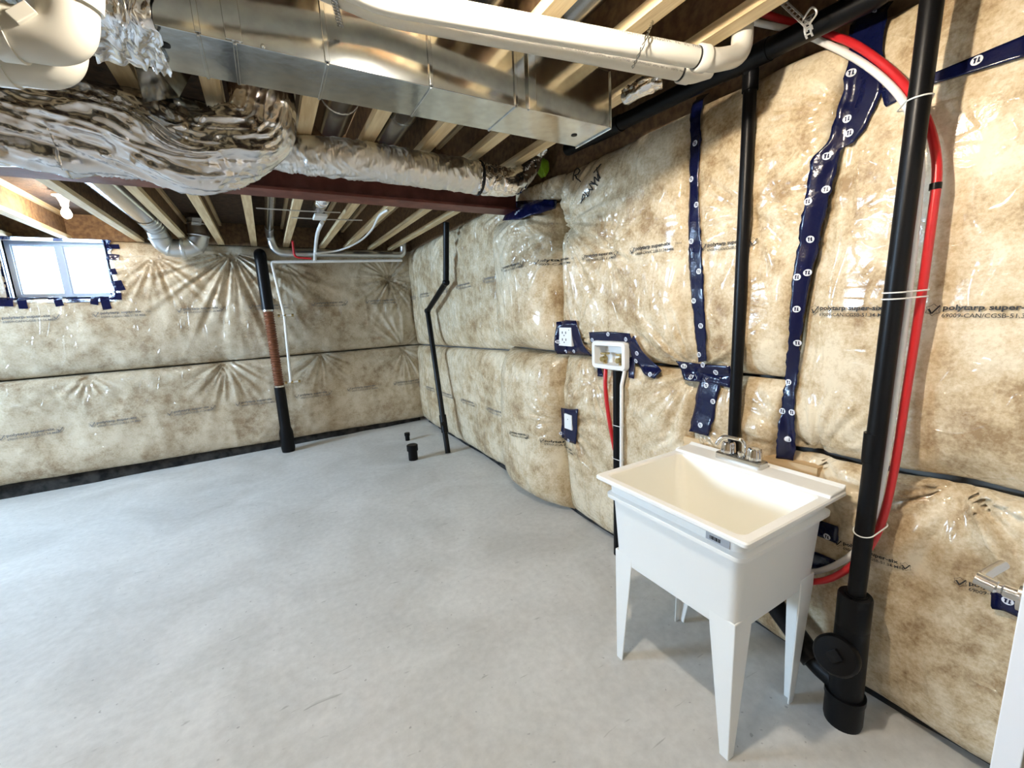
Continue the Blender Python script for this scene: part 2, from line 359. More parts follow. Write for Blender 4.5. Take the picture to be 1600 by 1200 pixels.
def d_surf(a, z, batts, pins, flip, sd):
    a = np.asarray(a, float); z = np.asarray(z, float); d = np.zeros_like(a)
    for q in batts:
        u, v = q.uv(a, z); ok = (u >= -.001) & (u <= 1.001) & (v >= -.001) & (v <= 1.001)
        d = np.where(ok, np.maximum(d, q.depth(u, v)), d)
    return np.where(d > 0, np.maximum(d+folds(a, z, pins, flip)+drape(a, z, sd), .03), 0)
def dR(y, z): return d_surf(y, z, RB, RP, -1, 11)
botB = lambda x: .085-.02*np.asarray(x, float)
topB = const(2.425)
sB = line(Bk(0, 597), Bk(640, 540))
BB = [Batt(const(-3.6), const(1.90), lambda x: sB(x)+GAP, topB, .05, .11, 16, 6), Batt(const(-3.6), const(1.90), botB, lambda x: sB(x)-GAP, .05, .11, 16, 6)]
def d_win(x, z):   # pillow falls away towards the window opening
    dx = np.maximum(np.maximum(WX0-x, x-WX1), 0); dz = np.maximum(np.maximum(WZ0-z, z-WZ1), 0)
    return np.clip(np.hypot(dx, dz)/.06, 0, 1)**.5
def dB(x, z): return d_surf(x, z, BB, BPn, 1, 41)*d_win(np.asarray(x, float), np.asarray(z, float))
def batt_mesh(q, dfun, right, step=.0115):
    lo = float(q.l(1.2)); hi = float(q.r(1.2)); zl = float(q.b((lo+hi)/2)); zh = float(q.t((lo+hi)/2))
    n, m = int((hi-lo)/step)+2, int((zh-zl)/step)+2
    U, V = np.meshgrid(np.linspace(0, 1, n), np.linspace(0, 1, m), indexing='ij')
    U = U-.012*np.sin(2*math.pi*U); V = V-.012*np.sin(2*math.pi*V)
    a = lo+(hi-lo)*U; z = zl+(zh-zl)*V
    for _ in range(5): l = q.l(z); a = l+(q.r(z)-l)*U; bb = q.b(a); z = bb+(q.t(a)-bb)*V
    d = dfun(a, z)
    P = np.stack([XR-d, a, z] if right else [a, YB(a)-d, z], -1)
    return P, a, z
def np_mesh(name, P, m, parent, keep=None):
    n, k = P.shape[:2]; idx = np.arange(n*k).reshape(n, k)
    F = np.stack([idx[:-1, :-1], idx[1:, :-1], idx[1:, 1:], idx[:-1, 1:]], -1).reshape(-1, 4)
    if keep is not None: F = F[keep.reshape(-1)]
    me = bpy.data.meshes.new(name); me.from_pydata(P.reshape(-1, 3).tolist(), [], F.tolist()); me.materials.append(M[m])
    me.polygons.foreach_set('use_smooth', [True]*len(F)); me.update()
    o = bpy.data.objects.new(name, me); C.objects.link(o); o.parent = parent
    return o
BXY, BXZ = sorted((onX(932, 531, 1.78)[1], onX(985, 580, 1.78)[1])), sorted((onX(932, 531, 1.78)[2], onX(985, 580, 1.78)[2]))
for q in RB:
    P, a, z = batt_mesh(q, dR, True); ac = (a[:-1, :-1]+a[1:, 1:])/2; zc = (z[:-1, :-1]+z[1:, 1:])/2
    np_mesh('insulation_batt', P, 'insul', wall_right, ~((ac > BXY[0]+.014) & (ac < BXY[1]-.014) & (zc > BXZ[0]+.014) & (zc < BXZ[1]-.014)))
for q in BB:
    P, a, z = batt_mesh(q, dB, False, .013)
    ac = (a[:-1, :-1]+a[1:, 1:])/2; zc = (z[:-1, :-1]+z[1:, 1:])/2
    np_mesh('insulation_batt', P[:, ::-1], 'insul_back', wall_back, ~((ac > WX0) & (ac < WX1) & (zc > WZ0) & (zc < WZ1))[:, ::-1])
# bare foundation at the foot of the insulation, coloured near black as gap shade
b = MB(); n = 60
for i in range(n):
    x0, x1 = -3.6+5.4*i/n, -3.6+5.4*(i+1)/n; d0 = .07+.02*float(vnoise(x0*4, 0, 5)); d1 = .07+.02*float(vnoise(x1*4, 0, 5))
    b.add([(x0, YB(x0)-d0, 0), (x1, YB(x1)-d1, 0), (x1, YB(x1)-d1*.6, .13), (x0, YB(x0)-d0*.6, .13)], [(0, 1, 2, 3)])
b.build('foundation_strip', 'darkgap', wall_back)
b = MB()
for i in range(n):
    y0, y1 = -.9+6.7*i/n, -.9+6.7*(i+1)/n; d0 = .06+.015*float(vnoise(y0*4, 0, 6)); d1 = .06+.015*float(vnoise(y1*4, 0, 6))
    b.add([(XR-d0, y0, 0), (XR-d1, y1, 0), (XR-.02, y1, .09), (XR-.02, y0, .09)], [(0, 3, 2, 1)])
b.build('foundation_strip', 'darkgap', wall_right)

# depth tables: fast lookups for everything that lies on the film
TS = .008
class Table:
    def __init__(s, fn, a0, a1, z0, z1):
        s.a0, s.z0 = a0, z0; A, Z = np.meshgrid(np.arange(a0, a1, TS), np.arange(z0, z1, TS), indexing='ij'); s.t = {0: fn(A, Z)}
    def tab(s, k):
        if k not in s.t:
            t = s.t[0]; o = t.copy()
            for i in range(-k, k+1):
                for j in range(-k, k+1): o = np.maximum(o, np.roll(np.roll(t, i, 0), j, 1))
            s.t[k] = o
        return s.t[k]
    def __call__(s, a, z, rad=0):
        t = s.tab(int(round(rad/TS))); x = np.clip((np.asarray(a)-s.a0)/TS, 0, t.shape[0]-2.001); y = np.clip((np.asarray(z)-s.z0)/TS, 0, t.shape[1]-2.001)
        i = x.astype(int); j = y.astype(int); u = x-i; v = y-j
        return (t[i, j]*(1-u)+t[i+1, j]*u)*(1-v)+(t[i, j+1]*(1-u)+t[i+1, j+1]*u)*v
TR = Table(dR, -.95, 5.9, 0, 2.5); TB = Table(dB, -3.65, 1.85, 0, 2.5)

def W(px, py, X=1.79, rad=.016):       # pixel -> (y, z) where its ray meets the film
    for _ in range(8):
        p = onX(px, py, X); X = .5*X+.5*(XR-float(TR(p[1], p[2], rad)))
    return p[1], p[2]
# ------------------------------------------------------------------ printing on the film
_txt = {}
def text_geo(s, size, off=0.):
    if (s, size) not in _txt:
        cu = bpy.data.curves.new('t', 'FONT'); cu.body = s; cu.size = size; cu.resolution_u = 2
        cu.offset = size*off
        ob = bpy.data.objects.new('t', cu); C.objects.link(ob); bpy.context.view_layer.update()
        me = ob.to_mesh(); v = np.array([q.co[:] for q in me.vertices]); f = [tuple(p.vertices) for p in me.polygons]; ob.to_mesh_clear()
        bpy.data.objects.remove(ob); bpy.data.curves.remove(cu); _txt[(s, size)] = (v[:, :2], f)
    return _txt[(s, size)]
def disc(cx, cy, r, n=18, ry=None): return np.array([(cx+r*math.cos(2*math.pi*i/n), cy+(ry or r)*math.sin(2*math.pi*i/n)) for i in range(n)]), [tuple(range(n))]
def bar(x0, y0, x1, y1, w_):
    d = np.array([x1-x0, y1-y0]); d /= np.linalg.norm(d); nn = np.array([-d[1], d[0]])*w_/2
    a = np.array([x0, y0]); c = np.array([x1, y1]); return np.array([a-nn, c-nn, c+nn, a+nn]), [(0, 1, 2, 3)]
def tick(s):   # check mark inside a spiky maple-like outline
    out = [bar(-.35*s, .1*s, -.08*s, -.4*s, .16*s), bar(-.08*s, -.4*s, .5*s, .45*s, .13*s)]
    pts = [(.62*s*(1 if i % 2 else .72)*math.cos(2*math.pi*i/12), .62*s*(1 if i % 2 else .72)*math.sin(2*math.pi*i/12)) for i in range(13)]
    return out+[bar(*pts[i], *pts[i+1], .04*s) for i in range(12)]
def dsm(fn, a, z, rad=.012): return fn(a, z, max(rad, .008))
def print_row(pts, right, size, pitch, m, parent, start=0., skip=()):
    """rows of film print along a polyline given in wall coordinates"""
    P = np.array(pts, float); seg = np.r_[0, np.cumsum(np.hypot(*np.diff(P, axis=0).T))]; b = MB(); s = start; k = 0
    fn = TR if right else TB; sg = -1 if right else 1
    while s < seg[-1]-.06:
        a0, z0 = np.interp(s, seg, P[:, 0]), np.interp(s, seg, P[:, 1]); e = min(s+.1, seg[-1]); 
        a1, z1 = np.interp(e, seg, P[:, 0]), np.interp(e, seg, P[:, 1]); ang = math.atan2(z1-z0, (a1-a0)*sg)
        v1, f1 = text_geo('polytarp super-six', size*.92, .028); parts = [(v1*[1.22, 1], f1)]
        v2, f2 = text_geo('69009-CAN/CGSB-51.34-M86', size*.74, .008); parts.append((v2*[.98, 1]+[0, -.95*size], f2))
        for v, f in tick(size*1.25): parts.append((v+[-.9*size, 0], f))
        L_ = parts[0][0][:, 0].max()
        if k % 2 == 0:
            for v, f in tick(size*1.25): parts.append((v+[L_+.9*size, -.1*size], f))
        else:
            v, f = text_geo('24:05', size*.5); parts.append((v+[L_+size*.9, 0], f))
        for v, f in parts:
            x = v[:, 0]*math.cos(ang)-v[:, 1]*math.sin(ang); y = v[:, 0]*math.sin(ang)+v[:, 1]*math.cos(ang)
            a = a0+sg*x; z = z0+y; d = dsm(fn, a, z, .016)+.005
            b.add(np.stack([XR-d, a, z] if right else [a, YB(a)-d, z], -1), f)
        s += pitch; k += 1
    b.build('printed_line', m, parent)
def Wl(*ps): return [W(*p) for p in ps]
print_row(Wl((640, 466), (700, 452), (784, 424)), True, .034, .62, 'greyink', wall_right)
print_row(Wl((786, 421), (820, 411), (874, 408), (952, 398), (1027, 386), (1078, 381)), True, .027, .40, 'ink', wall_right, .03)
print_row(Wl((1100, 386), (1160, 379), (1250, 350)), True, .022, .34, 'ink', wall_right, .02)
print_row(Wl((648, 597), (785, 646)), True, .034, .62, 'greyink', wall_right)
print_row(Wl((800, 676), (840, 684), (880, 692), (925, 712)), True, .026, .42, 'ink', wall_right)
print_row(Wl((1282, 484), (1450, 484), (1600, 484)), True, .0235, .335, 'ink', wall_right)
print_row(Wl((1318, 850), (1407, 881), (1490, 905), (1600, 940)), True, .020, .33, 'ink', wall_right)
print_row([Bk(0, 499), Bk(300, 484), Bk(630, 469)], False, .038, .66, 'greyink', wall_back, .02)
print_row([Bk(0, 684), Bk(300, 640), Bk(640, 596)], False, .038, .62, 'greyink', wall_back, .05)
# marker handwriting
def scribble(strokes, wd):
    b = MB()
    for st in strokes:
        q = np.array([W(*p) for p in st]); seg = np.r_[0, np.cumsum(np.hypot(*np.diff(q, axis=0).T))]; t = np.linspace(0, seg[-1], max(3, int(seg[-1]/.008)))
        a, z = np.interp(t, seg, q[:, 0]), np.interp(t, seg, q[:, 1]); d = dsm(TR, a, z, .012)+.003
        b.tube(np.stack([XR-d, a, z], -1), wd, 5)
    b.build('marker_writing', 'ink', wall_right)
scribble([[(896, 282), (900, 264), (904, 263), (906, 270), (898, 274), (908, 284)], [(908, 318), (912, 303), (915, 306), (910, 314)], [(914, 300), (919, 308), (922, 296)],
          [(920, 296), (927, 297), (921, 287), (930, 288)], [(924, 284), (934, 290)], [(930, 286), (929, 276), (936, 284), (934, 272)], [(938, 279), (933, 262)], [(928, 270), (940, 256)]], .0034)

# ------------------------------------------------------------------ navy sheathing tape
def tape_mesh(rows, name, label, cat='tape', logos=(), X=1.79, grp=None, extra=None):
    """rows: (left px, right px) pairs from one end of the strip to the other"""
    Lp = np.array([W(*r[0], X, .056) for r in rows]); Rp = np.array([W(*r[1], X, .056) for r in rows]); Cn = (Lp+Rp)/2
    seg = np.r_[0, np.cumsum(np.hypot(*np.diff(Cn, axis=0).T))]; n = max(3, int(seg[-1]/.016)); t = np.linspace(0, seg[-1], n)
    def row(t): return [np.array([np.interp(t, seg, Q[:, k]) for k in (0, 1)]).T for Q in (Lp, Rp)]
    l, r = row(t); k = 8; s_ = np.linspace(0, 1, k)[None, :, None]
    G = l[:, None]*(1-s_)+r[:, None]*s_
    jag = .004*vnoise(t*60, t*0, 3); G[:, 0, 0] += jag; G[:, -1, 0] += .004*vnoise(t*60, t*0+5, 4)
    def depth(a, z): return np.maximum(dsm(TR, a, z, .056)*.8+dsm(TR, a, z, .024)*.2, dsm(TR, a, z, .016))+.0035
    d = depth(G[..., 0], G[..., 1])
    P = np.stack([XR-d, G[..., 0], G[..., 1]], -1)
    o = np_mesh(name, P, 'tape', None); tag(o, label, cat, grp)
    md = o.modifiers.new('thickness', 'SOLIDIFY'); md.thickness = .0015; md.offset = 0
    if logos:
        for (px, py) in logos:
            b = MB(); a0, z0 = W(px, py, X, .056); rr = .0125; K = .76
            for mi, shp in ((0, disc(0, 0, rr)), (1, bar(-.009, .007, .000, .007, .0045)), (1, bar(-.004, .007, -.005, -.009, .0045)), (1, bar(.006, .009, .005, -.007, .0045)), (1, bar(.002, -.007, .010, -.007, .004))):
                v, f = shp; v = v*(K if mi else 1); b.cur = mi; a = a0-v[:, 0]; z = z0+v[:, 1]
                b.add(np.stack([XR-depth(a, z)-.0025-.0015*mi, a, z], -1), f)
            b.build('printed_logo', ['logo', 'tape'], o)
    return o
tape_mesh([((1085, 150), (1103, 144)), ((1080, 220), (1096, 218)), ((1077, 282), (1091, 282)), ((1076, 354), (1095, 354)), ((1078, 430), (1099, 430)), ((1082, 480), (1100, 480)), ((1092, 566), (1104, 564))],
          'tape_strip', 'long narrow navy tape strip running down beside the washing machine outlet box', logos=[(1087, 224), (1081, 280), (1089, 320), (1081, 377), (1093, 424), (1085, 470), (1096, 509), (1093, 554)])
tape_mesh([((1057, 564), (1067, 593)), ((1080, 567), (1085, 596)), ((1110, 570), (1112, 598)), ((1140, 572), (1140, 606))], 'tape_strip', 'short horizontal navy tape patch behind the thin black pipe over the tub', logos=[(1069, 572), (1079, 589), (1099, 570), (1118, 582)])
tape_mesh([((1094, 582), (1130, 588)), ((1088, 620), (1122, 622)), ((1080, 660), (1112, 664)), ((1077, 674), (1107, 681))], 'tape_strip', 'wide navy tape tail hanging down to the pine board above the tub', logos=[(1104, 602), (1115, 627), (1095, 664)])
tape_mesh([((1331, 0), (1391, 0)), ((1327, 87), (1381, 87)), ((1315, 150), (1378, 144)), ((1300, 195), (1354, 198)), ((1293, 222), (1336, 222)), ((1268, 249), (1316, 232)), ((1260, 300), (1299, 300)), ((1251, 350), (1286, 350)), ((1238, 440), (1263, 447)), ((1232, 530), (1250, 536)), ((1225, 605), (1243, 605)), ((1214, 677), (1243, 677)), ((1210, 716), (1240, 722))],
          'tape_strip', 'long wide navy tape strip slanting down the wall between the two black pipes', logos=[(1362, 15), (1331, 114), (1325, 186), (1328, 208), (1292, 244), (1291, 296), (1263, 315), (1266, 374), (1246, 433), (1262, 426), (1245, 483), (1246, 536), (1233, 597), (1223, 642), (1238, 644), (1232, 686)])
tape_mesh([((1376, 138), (1383, 168)), ((1420, 128), (1424, 148)), ((1462, 113), (1463, 130)), ((1530, 85), (1531, 110)), ((1608, 52), (1610, 86))], 'tape_strip', 'navy tape strip rising behind the thick black pipe', logos=[(1527, 95)])
tape_mesh([((869, 503), (868, 553)), ((885, 500), (885, 554)), ((901, 501), (909, 554)), ((912, 540), (924, 555))], 'tape_patch', 'navy tape patch around the white socket outlet', logos=[(871, 534), (885, 549), (897, 549)], X=1.80)
tape_mesh([((877, 637), (876, 684)), ((890, 639), (888, 690)), ((904, 639), (900, 694))], 'tape_patch', 'navy tape patch around the narrow white switch plate low on the wall', logos=[(889, 688), (878, 677)], X=1.80)
tape_mesh([((921, 519), (923, 535)), ((950, 518), (951, 535)), ((984, 521), (990, 535))], 'tape_strip', 'navy tape strip along the top of the white washing machine outlet box', logos=[(951, 522), (926, 531), (979, 530)])
tape_mesh([((983, 532), (991, 524)), ((988, 560), (1002, 546)), ((1008, 586), (1020, 566)), ((1023, 592), (1033, 580))], 'tape_strip', 'navy tape strip slanting down to the right of the outlet box', logos=[(996, 552), (994, 564), (1016, 585)])
tape_mesh([((927, 536), (934, 536)), ((930, 565), (936, 565)), ((934, 588), (943, 589))], 'tape_strip', 'thin navy tape tail left of the red pipe under the outlet box')
tape_mesh([((982, 560), (989, 556)), ((983, 590), (992, 592))], 'tape_strip', 'thin navy tape tail right of the white pipe under the outlet box')
tape_mesh([((1262, 808), (1264, 832)), ((1285, 814), (1286, 840)), ((1311, 823), (1310, 850))], 'tape_strip', 'navy tape strip low on the wall between tub and thick black pipe', logos=[(1293, 838)])
tape_mesh([((1246, 862), (1246, 896)), ((1275, 862), (1275, 898)), ((1312, 878), (1308, 884))], 'tape_patch', 'torn navy tape scrap behind the red and white hose bend')
tape_mesh([((1549, 922), (1548, 950)), ((1575, 930), (1572, 955)), ((1598, 938), (1594, 965))], 'tape_patch', 'navy tape patch on the wall behind the door handle', logos=[(1575, 938)])
tape_mesh([((1134, 72), (1156, 44)), ((1120, 100), (1145, 85)), ((1104, 132), (1125, 118))], 'tape_strip', 'navy tape strip in the shade behind the sloping black pipe', logos=[(1130, 88)])
# tape wrapped over the beam end, on the column bulge
o = tape_mesh([((785, 318), (785, 345)), ((810, 314), (812, 343)), ((840, 312), (842, 334)), ((870, 312), (872, 326))], 'tape_patch', 'navy tape patch where the red steel beam meets the insulation', logos=[(806, 333), (812, 328)], X=1.66)

# ------------------------------------------------------------------ joists
def joist(x, y0, y1):
    b = MB(); b.box(x-.005, x+.005, y0, y1, ZJ+.03, ZS-.03); b.cur = 1
    b.box(x-.031, x+.031, y0, y1, ZJ, ZJ+.036); b.box(x-.031, x+.031, y0, y1, ZS-.036, ZS)
    return b.build('joist', ['osb', 'lumber'], ceiling)
YBEAM = 2.86
bx = [Bk(px, py)[0] for px, py in ((97, 360), (217, 377), (290, 372), (345, 382), (397, 384), (447, 382), (504, 381), (541, 381), (580, 385), (611, 385))]
for x in [-3.1, -2.7, -2.3, -1.95]+bx: joist(x, YBEAM+.02, 5.95)
for x in [-3.3, -3.0, -2.7, -2.4, -2.1, -1.8, -1.5, -1.21, -.91, -.61, -.32, -.065, .27, .56, .865, 1.155, 1.44]: joist(x, -3.0, YBEAM-.02)
b = MB().box(-4.5, XR, YBEAM-.02, YBEAM+.02, ZJ, ZS); b.build('rim_board', 'osb', ceiling)
MB().box(XR-.06, XR, -.9, 5.9, ZJ, ZS).build('rim_board', 'osb', ceiling)
b = MB(); b.add([(-4.5, YB(-4.5)-.05, ZJ), (XR, YB(XR)-.05, ZJ), (XR, YB(XR), ZJ), (-4.5, YB(-4.5), ZJ), (-4.5, YB(-4.5)-.05, ZS), (XR, YB(XR)-.05, ZS), (XR, YB(XR), ZS), (-4.5, YB(-4.5), ZS)],
    [(0, 3, 2, 1), (4, 5, 6, 7), (0, 1, 5, 4), (1, 2, 6, 5), (2, 3, 7, 6), (3, 0, 4, 7)]); b.build('rim_board', 'osb', ceiling)

# ------------------------------------------------------------------ steel beam
t = thing('steel_beam', 'dark red painted steel beam under the joists, ending at the insulated column', 'beam', (0, YBEAM, 2.28))
MB().box(-4.5, 1.74, YBEAM-.085, YBEAM+.085, 2.275, 2.29).build('bottom_flange', 'beam', t)
MB().box(-4.5, 1.74, YBEAM-.005, YBEAM+.005, 2.29, 2.415).build('web', 'beam', t)
MB().box(-4.5, 1.74, YBEAM-.085, YBEAM+.085, 2.415, 2.43).build('top_flange', 'beam', t)

# ------------------------------------------------------------------ lamps
def lamp(loc, label, bulb='bulb'):
    x, y, z = loc
    t = thing('ceiling_lamp', label, 'lamp', (x, y, ZS if False else z+.16))
    MB().tube([(x, y, ZS), (x, y, z+.15)], .055, 20).build('junction_box', 'galvdark', t)
    MB().tube([(x, y, z+.155), (x, y, z+.135), (x, y, z+.125), (x, y, z+.085), (x, y, z+.06)], [.065, .065, .042, .028, .024], 24).build('lamp_holder', 'porcelain', t, True)
    MB().tube([(x, y, z+.062), (x, y, z+.045), (x, y, z+.02), (x, y, z), (x, y, z-.02), (x, y, z-.032), (x, y, z-.037)], [.013, .016, .027, .032, .027, .015, .002], 20).build('bulb', bulb, t, True)
    return t
p = onZ(104, 334, 2.49)
lamp((p[0], p[1], 2.49), 'lit bare bulb in a white holder between joists near the window', 'bulbfar')
lamp((.45, .76, 2.40), 'lit bare bulb between joists above the tub side of the room')
lamp((-2.2, .6, 2.47), 'unseen bare bulb added between joists as fill over the open floor')  # added fill bulb, out of view, to brighten the room

# ------------------------------------------------------------------ window
win = thing('window_1', '', ''); struct(win); win.location = (-1.63, 5.95, WZ0)
def wy(x, o=0.): return float(YB(x))+.05+o
def wbox(x0, x1, z0, z1, t0, t1):
    b = MB(); b.add([(x0, wy(x0, t0), z0), (x1, wy(x1, t0), z0), (x1, wy(x1, t1), z0), (x0, wy(x0, t1), z0), (x0, wy(x0, t0), z1), (x1, wy(x1, t0), z1), (x1, wy(x1, t1), z1), (x0, wy(x0, t1), z1)],
        [(0, 3, 2, 1), (4, 5, 6, 7), (0, 1, 5, 4), (1, 2, 6, 5), (2, 3, 7, 6), (3, 0, 4, 7)]); return b
fr = wbox(WX0, WX1, WZ0, WZ0+.035, 0, .07)
for a in ((WX0, WX1, WZ1-.035, WZ1), (WX0, WX0+.035, WZ0, WZ1), (WX1-.035, WX1, WZ0, WZ1)):
    q = wbox(*a, 0, .07); fr.add(q.v, q.f)
fr.build('window_frame', 'vinyl', win)
xm = Bk(90, 415)[0]-.02
wbox(xm-.022, xm+.022, WZ0+.03, WZ1-.03, .005, .06).build('mullion', 'vinyl', win)
for a, c in ((WX0+.03, xm-.02), (xm+.02, WX1-.03)):
    wbox(a, c, WZ0+.03, WZ1-.03, .03, .034).build('pane', 'glass', win)
    q = wbox(a, c, WZ0+.03, WZ0+.045, .015, .05)
    for e in ((a, c, WZ1-.045, WZ1-.03), (a, a+.015, WZ0+.03, WZ1-.03), (c-.015, c, WZ0+.03, WZ1-.03)): k = wbox(*e, .015, .05); q.add(k.v, k.f)
    q.build('sash', 'vinyl', win)
# plastic liner round the reveal, and the strip of navy tape on its edge
def ring(off0, d0, off1, d1, n=8, jag=0, seed=1):
    pts = []; x0, x1, z0, z1 = WX0, WX1, WZ0, WZ1
    def loop(o, d, jg):
        L_ = []
        cs = [((x0-o, z0-o), (x1+o, z0-o)), ((x1+o, z0-o), (x1+o, z1+o)), ((x1+o, z1+o), (x0-o, z1+o)), ((x0-o, z1+o), (x0-o, z0-o))]
        i = 0
        for (a, c) in cs:
            for k in range(n*2):
                t_ = k/(n*2); x = a[0]+(c[0]-a[0])*t_; z = a[1]+(c[1]-a[1])*t_
                j = jg*max(0, float(vnoise(i*.9, seed, seed)))
                cx, cz = (x0+x1)/2, (z0+z1)/2; x += (j if x > cx else -j)*(abs(x-cx) > .38); z += (j if z > cz else -j)*(abs(z-cz) > .27); i += 1
                L_.append((x, float(YB(x))-d, min(z, ZJ-.003)))
        return L_
    A, B_ = loop(off0, d0, 0), loop(off1, d1, jag); m = len(A); b = MB(); b.add(A+B_, [(i, (i+1) % m, m+(i+1) % m, m+i) for i in range(m)])
    return b
ring(0, -.05, .0, .075).build('reveal_liner', 'liner', win)
o = ring(-.003, .045, .055, .150, 12, .04, 3).build('tape_strip', 'tape'); tag(o, 'ragged navy tape edging the basement window', 'tape')
md = o.modifiers.new('thickness', 'SOLIDIFY'); md.thickness = .002
for k, (px, py, sx, sz) in enumerate(((37, 474, .03, .05), (93, 472, .03, .04), (148, 470, .03, .04), (166, 474, .035, .06), (176, 385, .05, .022), (177, 402, .05, .03), (183, 447, .06, .05), (10, 472, .05, .04), (181, 463, .05, .035), (178, 425, .03, .03))):
    x, z = Bk(px, py); g_ = np.linspace(-1, 1, 5); ph = .35*math.sin(k*2.3); G = []
    for u in g_:
        row = []
        for v in g_:
            a = x+sx*(u*math.cos(ph)-v*math.sin(ph)*.5); c = z+sz*(v*math.cos(ph)+u*math.sin(ph)*.5)
            row.append((a, float(YB(a)-max(TB(a, c, .032), .10))-.004, c))
        G.append(row)
    MB().grid(G).build('tape_tab', 'tape', o)

# ------------------------------------------------------------------ rectangular trunk duct
TY0, TY1, TZ0, TZ1 = 1.315, 1.52, 2.23, 2.425
t = thing('trunk_duct', 'long rectangular galvanised trunk duct hung below the joists', 'duct', (.3, 1.42, TZ0))
js = [onZ(px, py, TZ0)[0] for px, py in ((309, 51), (366, 63), (513, 95), (677, 133), (805, 168), (953, 200))]
xs = [-2.4, -.9, -.36]+js
for i in range(len(xs)-1):
    b = MB(); x0, x1 = xs[i]+.001, xs[i+1]-.001; n = 6
    if i == len(xs)-2:
        b.box(x0, x1, TY0, TY1, TZ0, TZ1)
    else: b.box(x0, x1, TY0, TY1, TZ0, TZ1)
    b.build('duct_section', 'galv', t, bevel=.002)
for k, x in enumerate(xs[1:-1]):
    wd = .018 if k in (3,) else .006
    b = MB().box(x-wd, x+wd, TY0-.006, TY0+.002, TZ0+.003, TZ1); b.box(x-.004, x+.004, TY0, TY1, TZ0-.004, TZ0+.001); b.build('drive_cleat', 'galv', t, bevel=.0015)
xc = onZ(829, 173, TZ0)[0]
MB().box(xc-.016, xc+.016, TY0-.012, TY0+.001, TZ0-.006, TZ1).build('hanger_strap', 'galv', t, bevel=.002)
for px, py in ((257, 70), (897, 211)):
    q = onZ(px, py, TZ0); MB().tube([(q[0], q[1], TZ0-.002), (q[0], q[1], TZ0+.001)], .012, 20).build('test_hole', 'black', t)
for px, py in ((365, 68), (411, 67), (376, 74)):
    q = onZ(px, py, TZ0); MB().ball((q[0], TY0-.001, q[2]+.006), .005, n=5).build('screw', 'galv', t, True)
# rolled lip at the closed end
b = MB().box(js[-1]-.002, js[-1]+.004, TY0-.006, TY1+.006, TZ0-.006, TZ1); b.build('end_cap', 'galv', t, bevel=.002)
# crumpled foil tape band round the joint
b = MB(); n, m = 36, 44; P = []
xa = onZ(205, 60, TZ0)[0]
path = [(TY0-.004, TZ1), (TY0-.004, TZ0-.004), (TY1+.004, TZ0-.004)]
for i in range(n):
    row = []
    for j in range(m):
        s_ = j/(m-1)*(TZ1-TZ0+TY1-TY0); 
        if s_ < TZ1-TZ0: y, z = TY0-.004, TZ1-s_; ny, nz = -1, 0
        else: y, z = TY0-.004+(s_-(TZ1-TZ0)), TZ0-.004; ny, nz = 0, -1
        h = .005+.007*float(ridge(i*.22+j*.12, j*.05, 5))+.006*float(vnoise(i*.5, j*.3, 6))
        row.append((xa-.085+.14*i/(n-1)+.01*float(vnoise(j*.35, i*.1, 9)), y+ny*h, z+nz*h))
    P.append(row)
b.grid(P); b.build('foil_tape', 'foil_tape', t, True, sharp=0)

# sheet metal boot and ribbed duct behind the trunk
q0 = onY(236, 110, 2.0)
t = thing('duct_boot', 'small sheet metal boot above the big foil duct', 'duct', (-.3, 2.1, 2.45))
def poly3(pts, th): # thickened quad
    P = [np.array(p, float) for p in pts]; nrm = np.cross(P[1]-P[0], P[2]-P[0]); nrm /= np.linalg.norm(nrm)
    return MB().add(P+[p+nrm*th for p in P], [(3, 2, 1, 0), (4, 5, 6, 7)]+[(i, (i+1) % 4, 4+(i+1) % 4, 4+i) for i in range(4)])
A = [onY(px, py, yy) for px, py, yy in ((212, 108, 1.75), (240, 106, 1.75), (280, 152, 2.0), (225, 160, 2.0))]
poly3(A, .012).build('front_panel', 'galv', t)
B2 = [onY(px, py, yy) for px, py, yy in ((240, 106, 1.76), (300, 115, 2.1), (279, 150, 2.35), (280, 152, 2.02))]
poly3(B2, .006).build('side_panel', 'galv', t)
p0, p1 = onY(258, 160, 2.2), onY(290, 152, 2.4)
MB().tube(resample([p0, p1+[0.05, 0.1, 0]], .004), .032, 14, False, disp=lambda s, th: .004*math.sin(s*500)).build('ribbed_collar', 'galvdark', t, True)

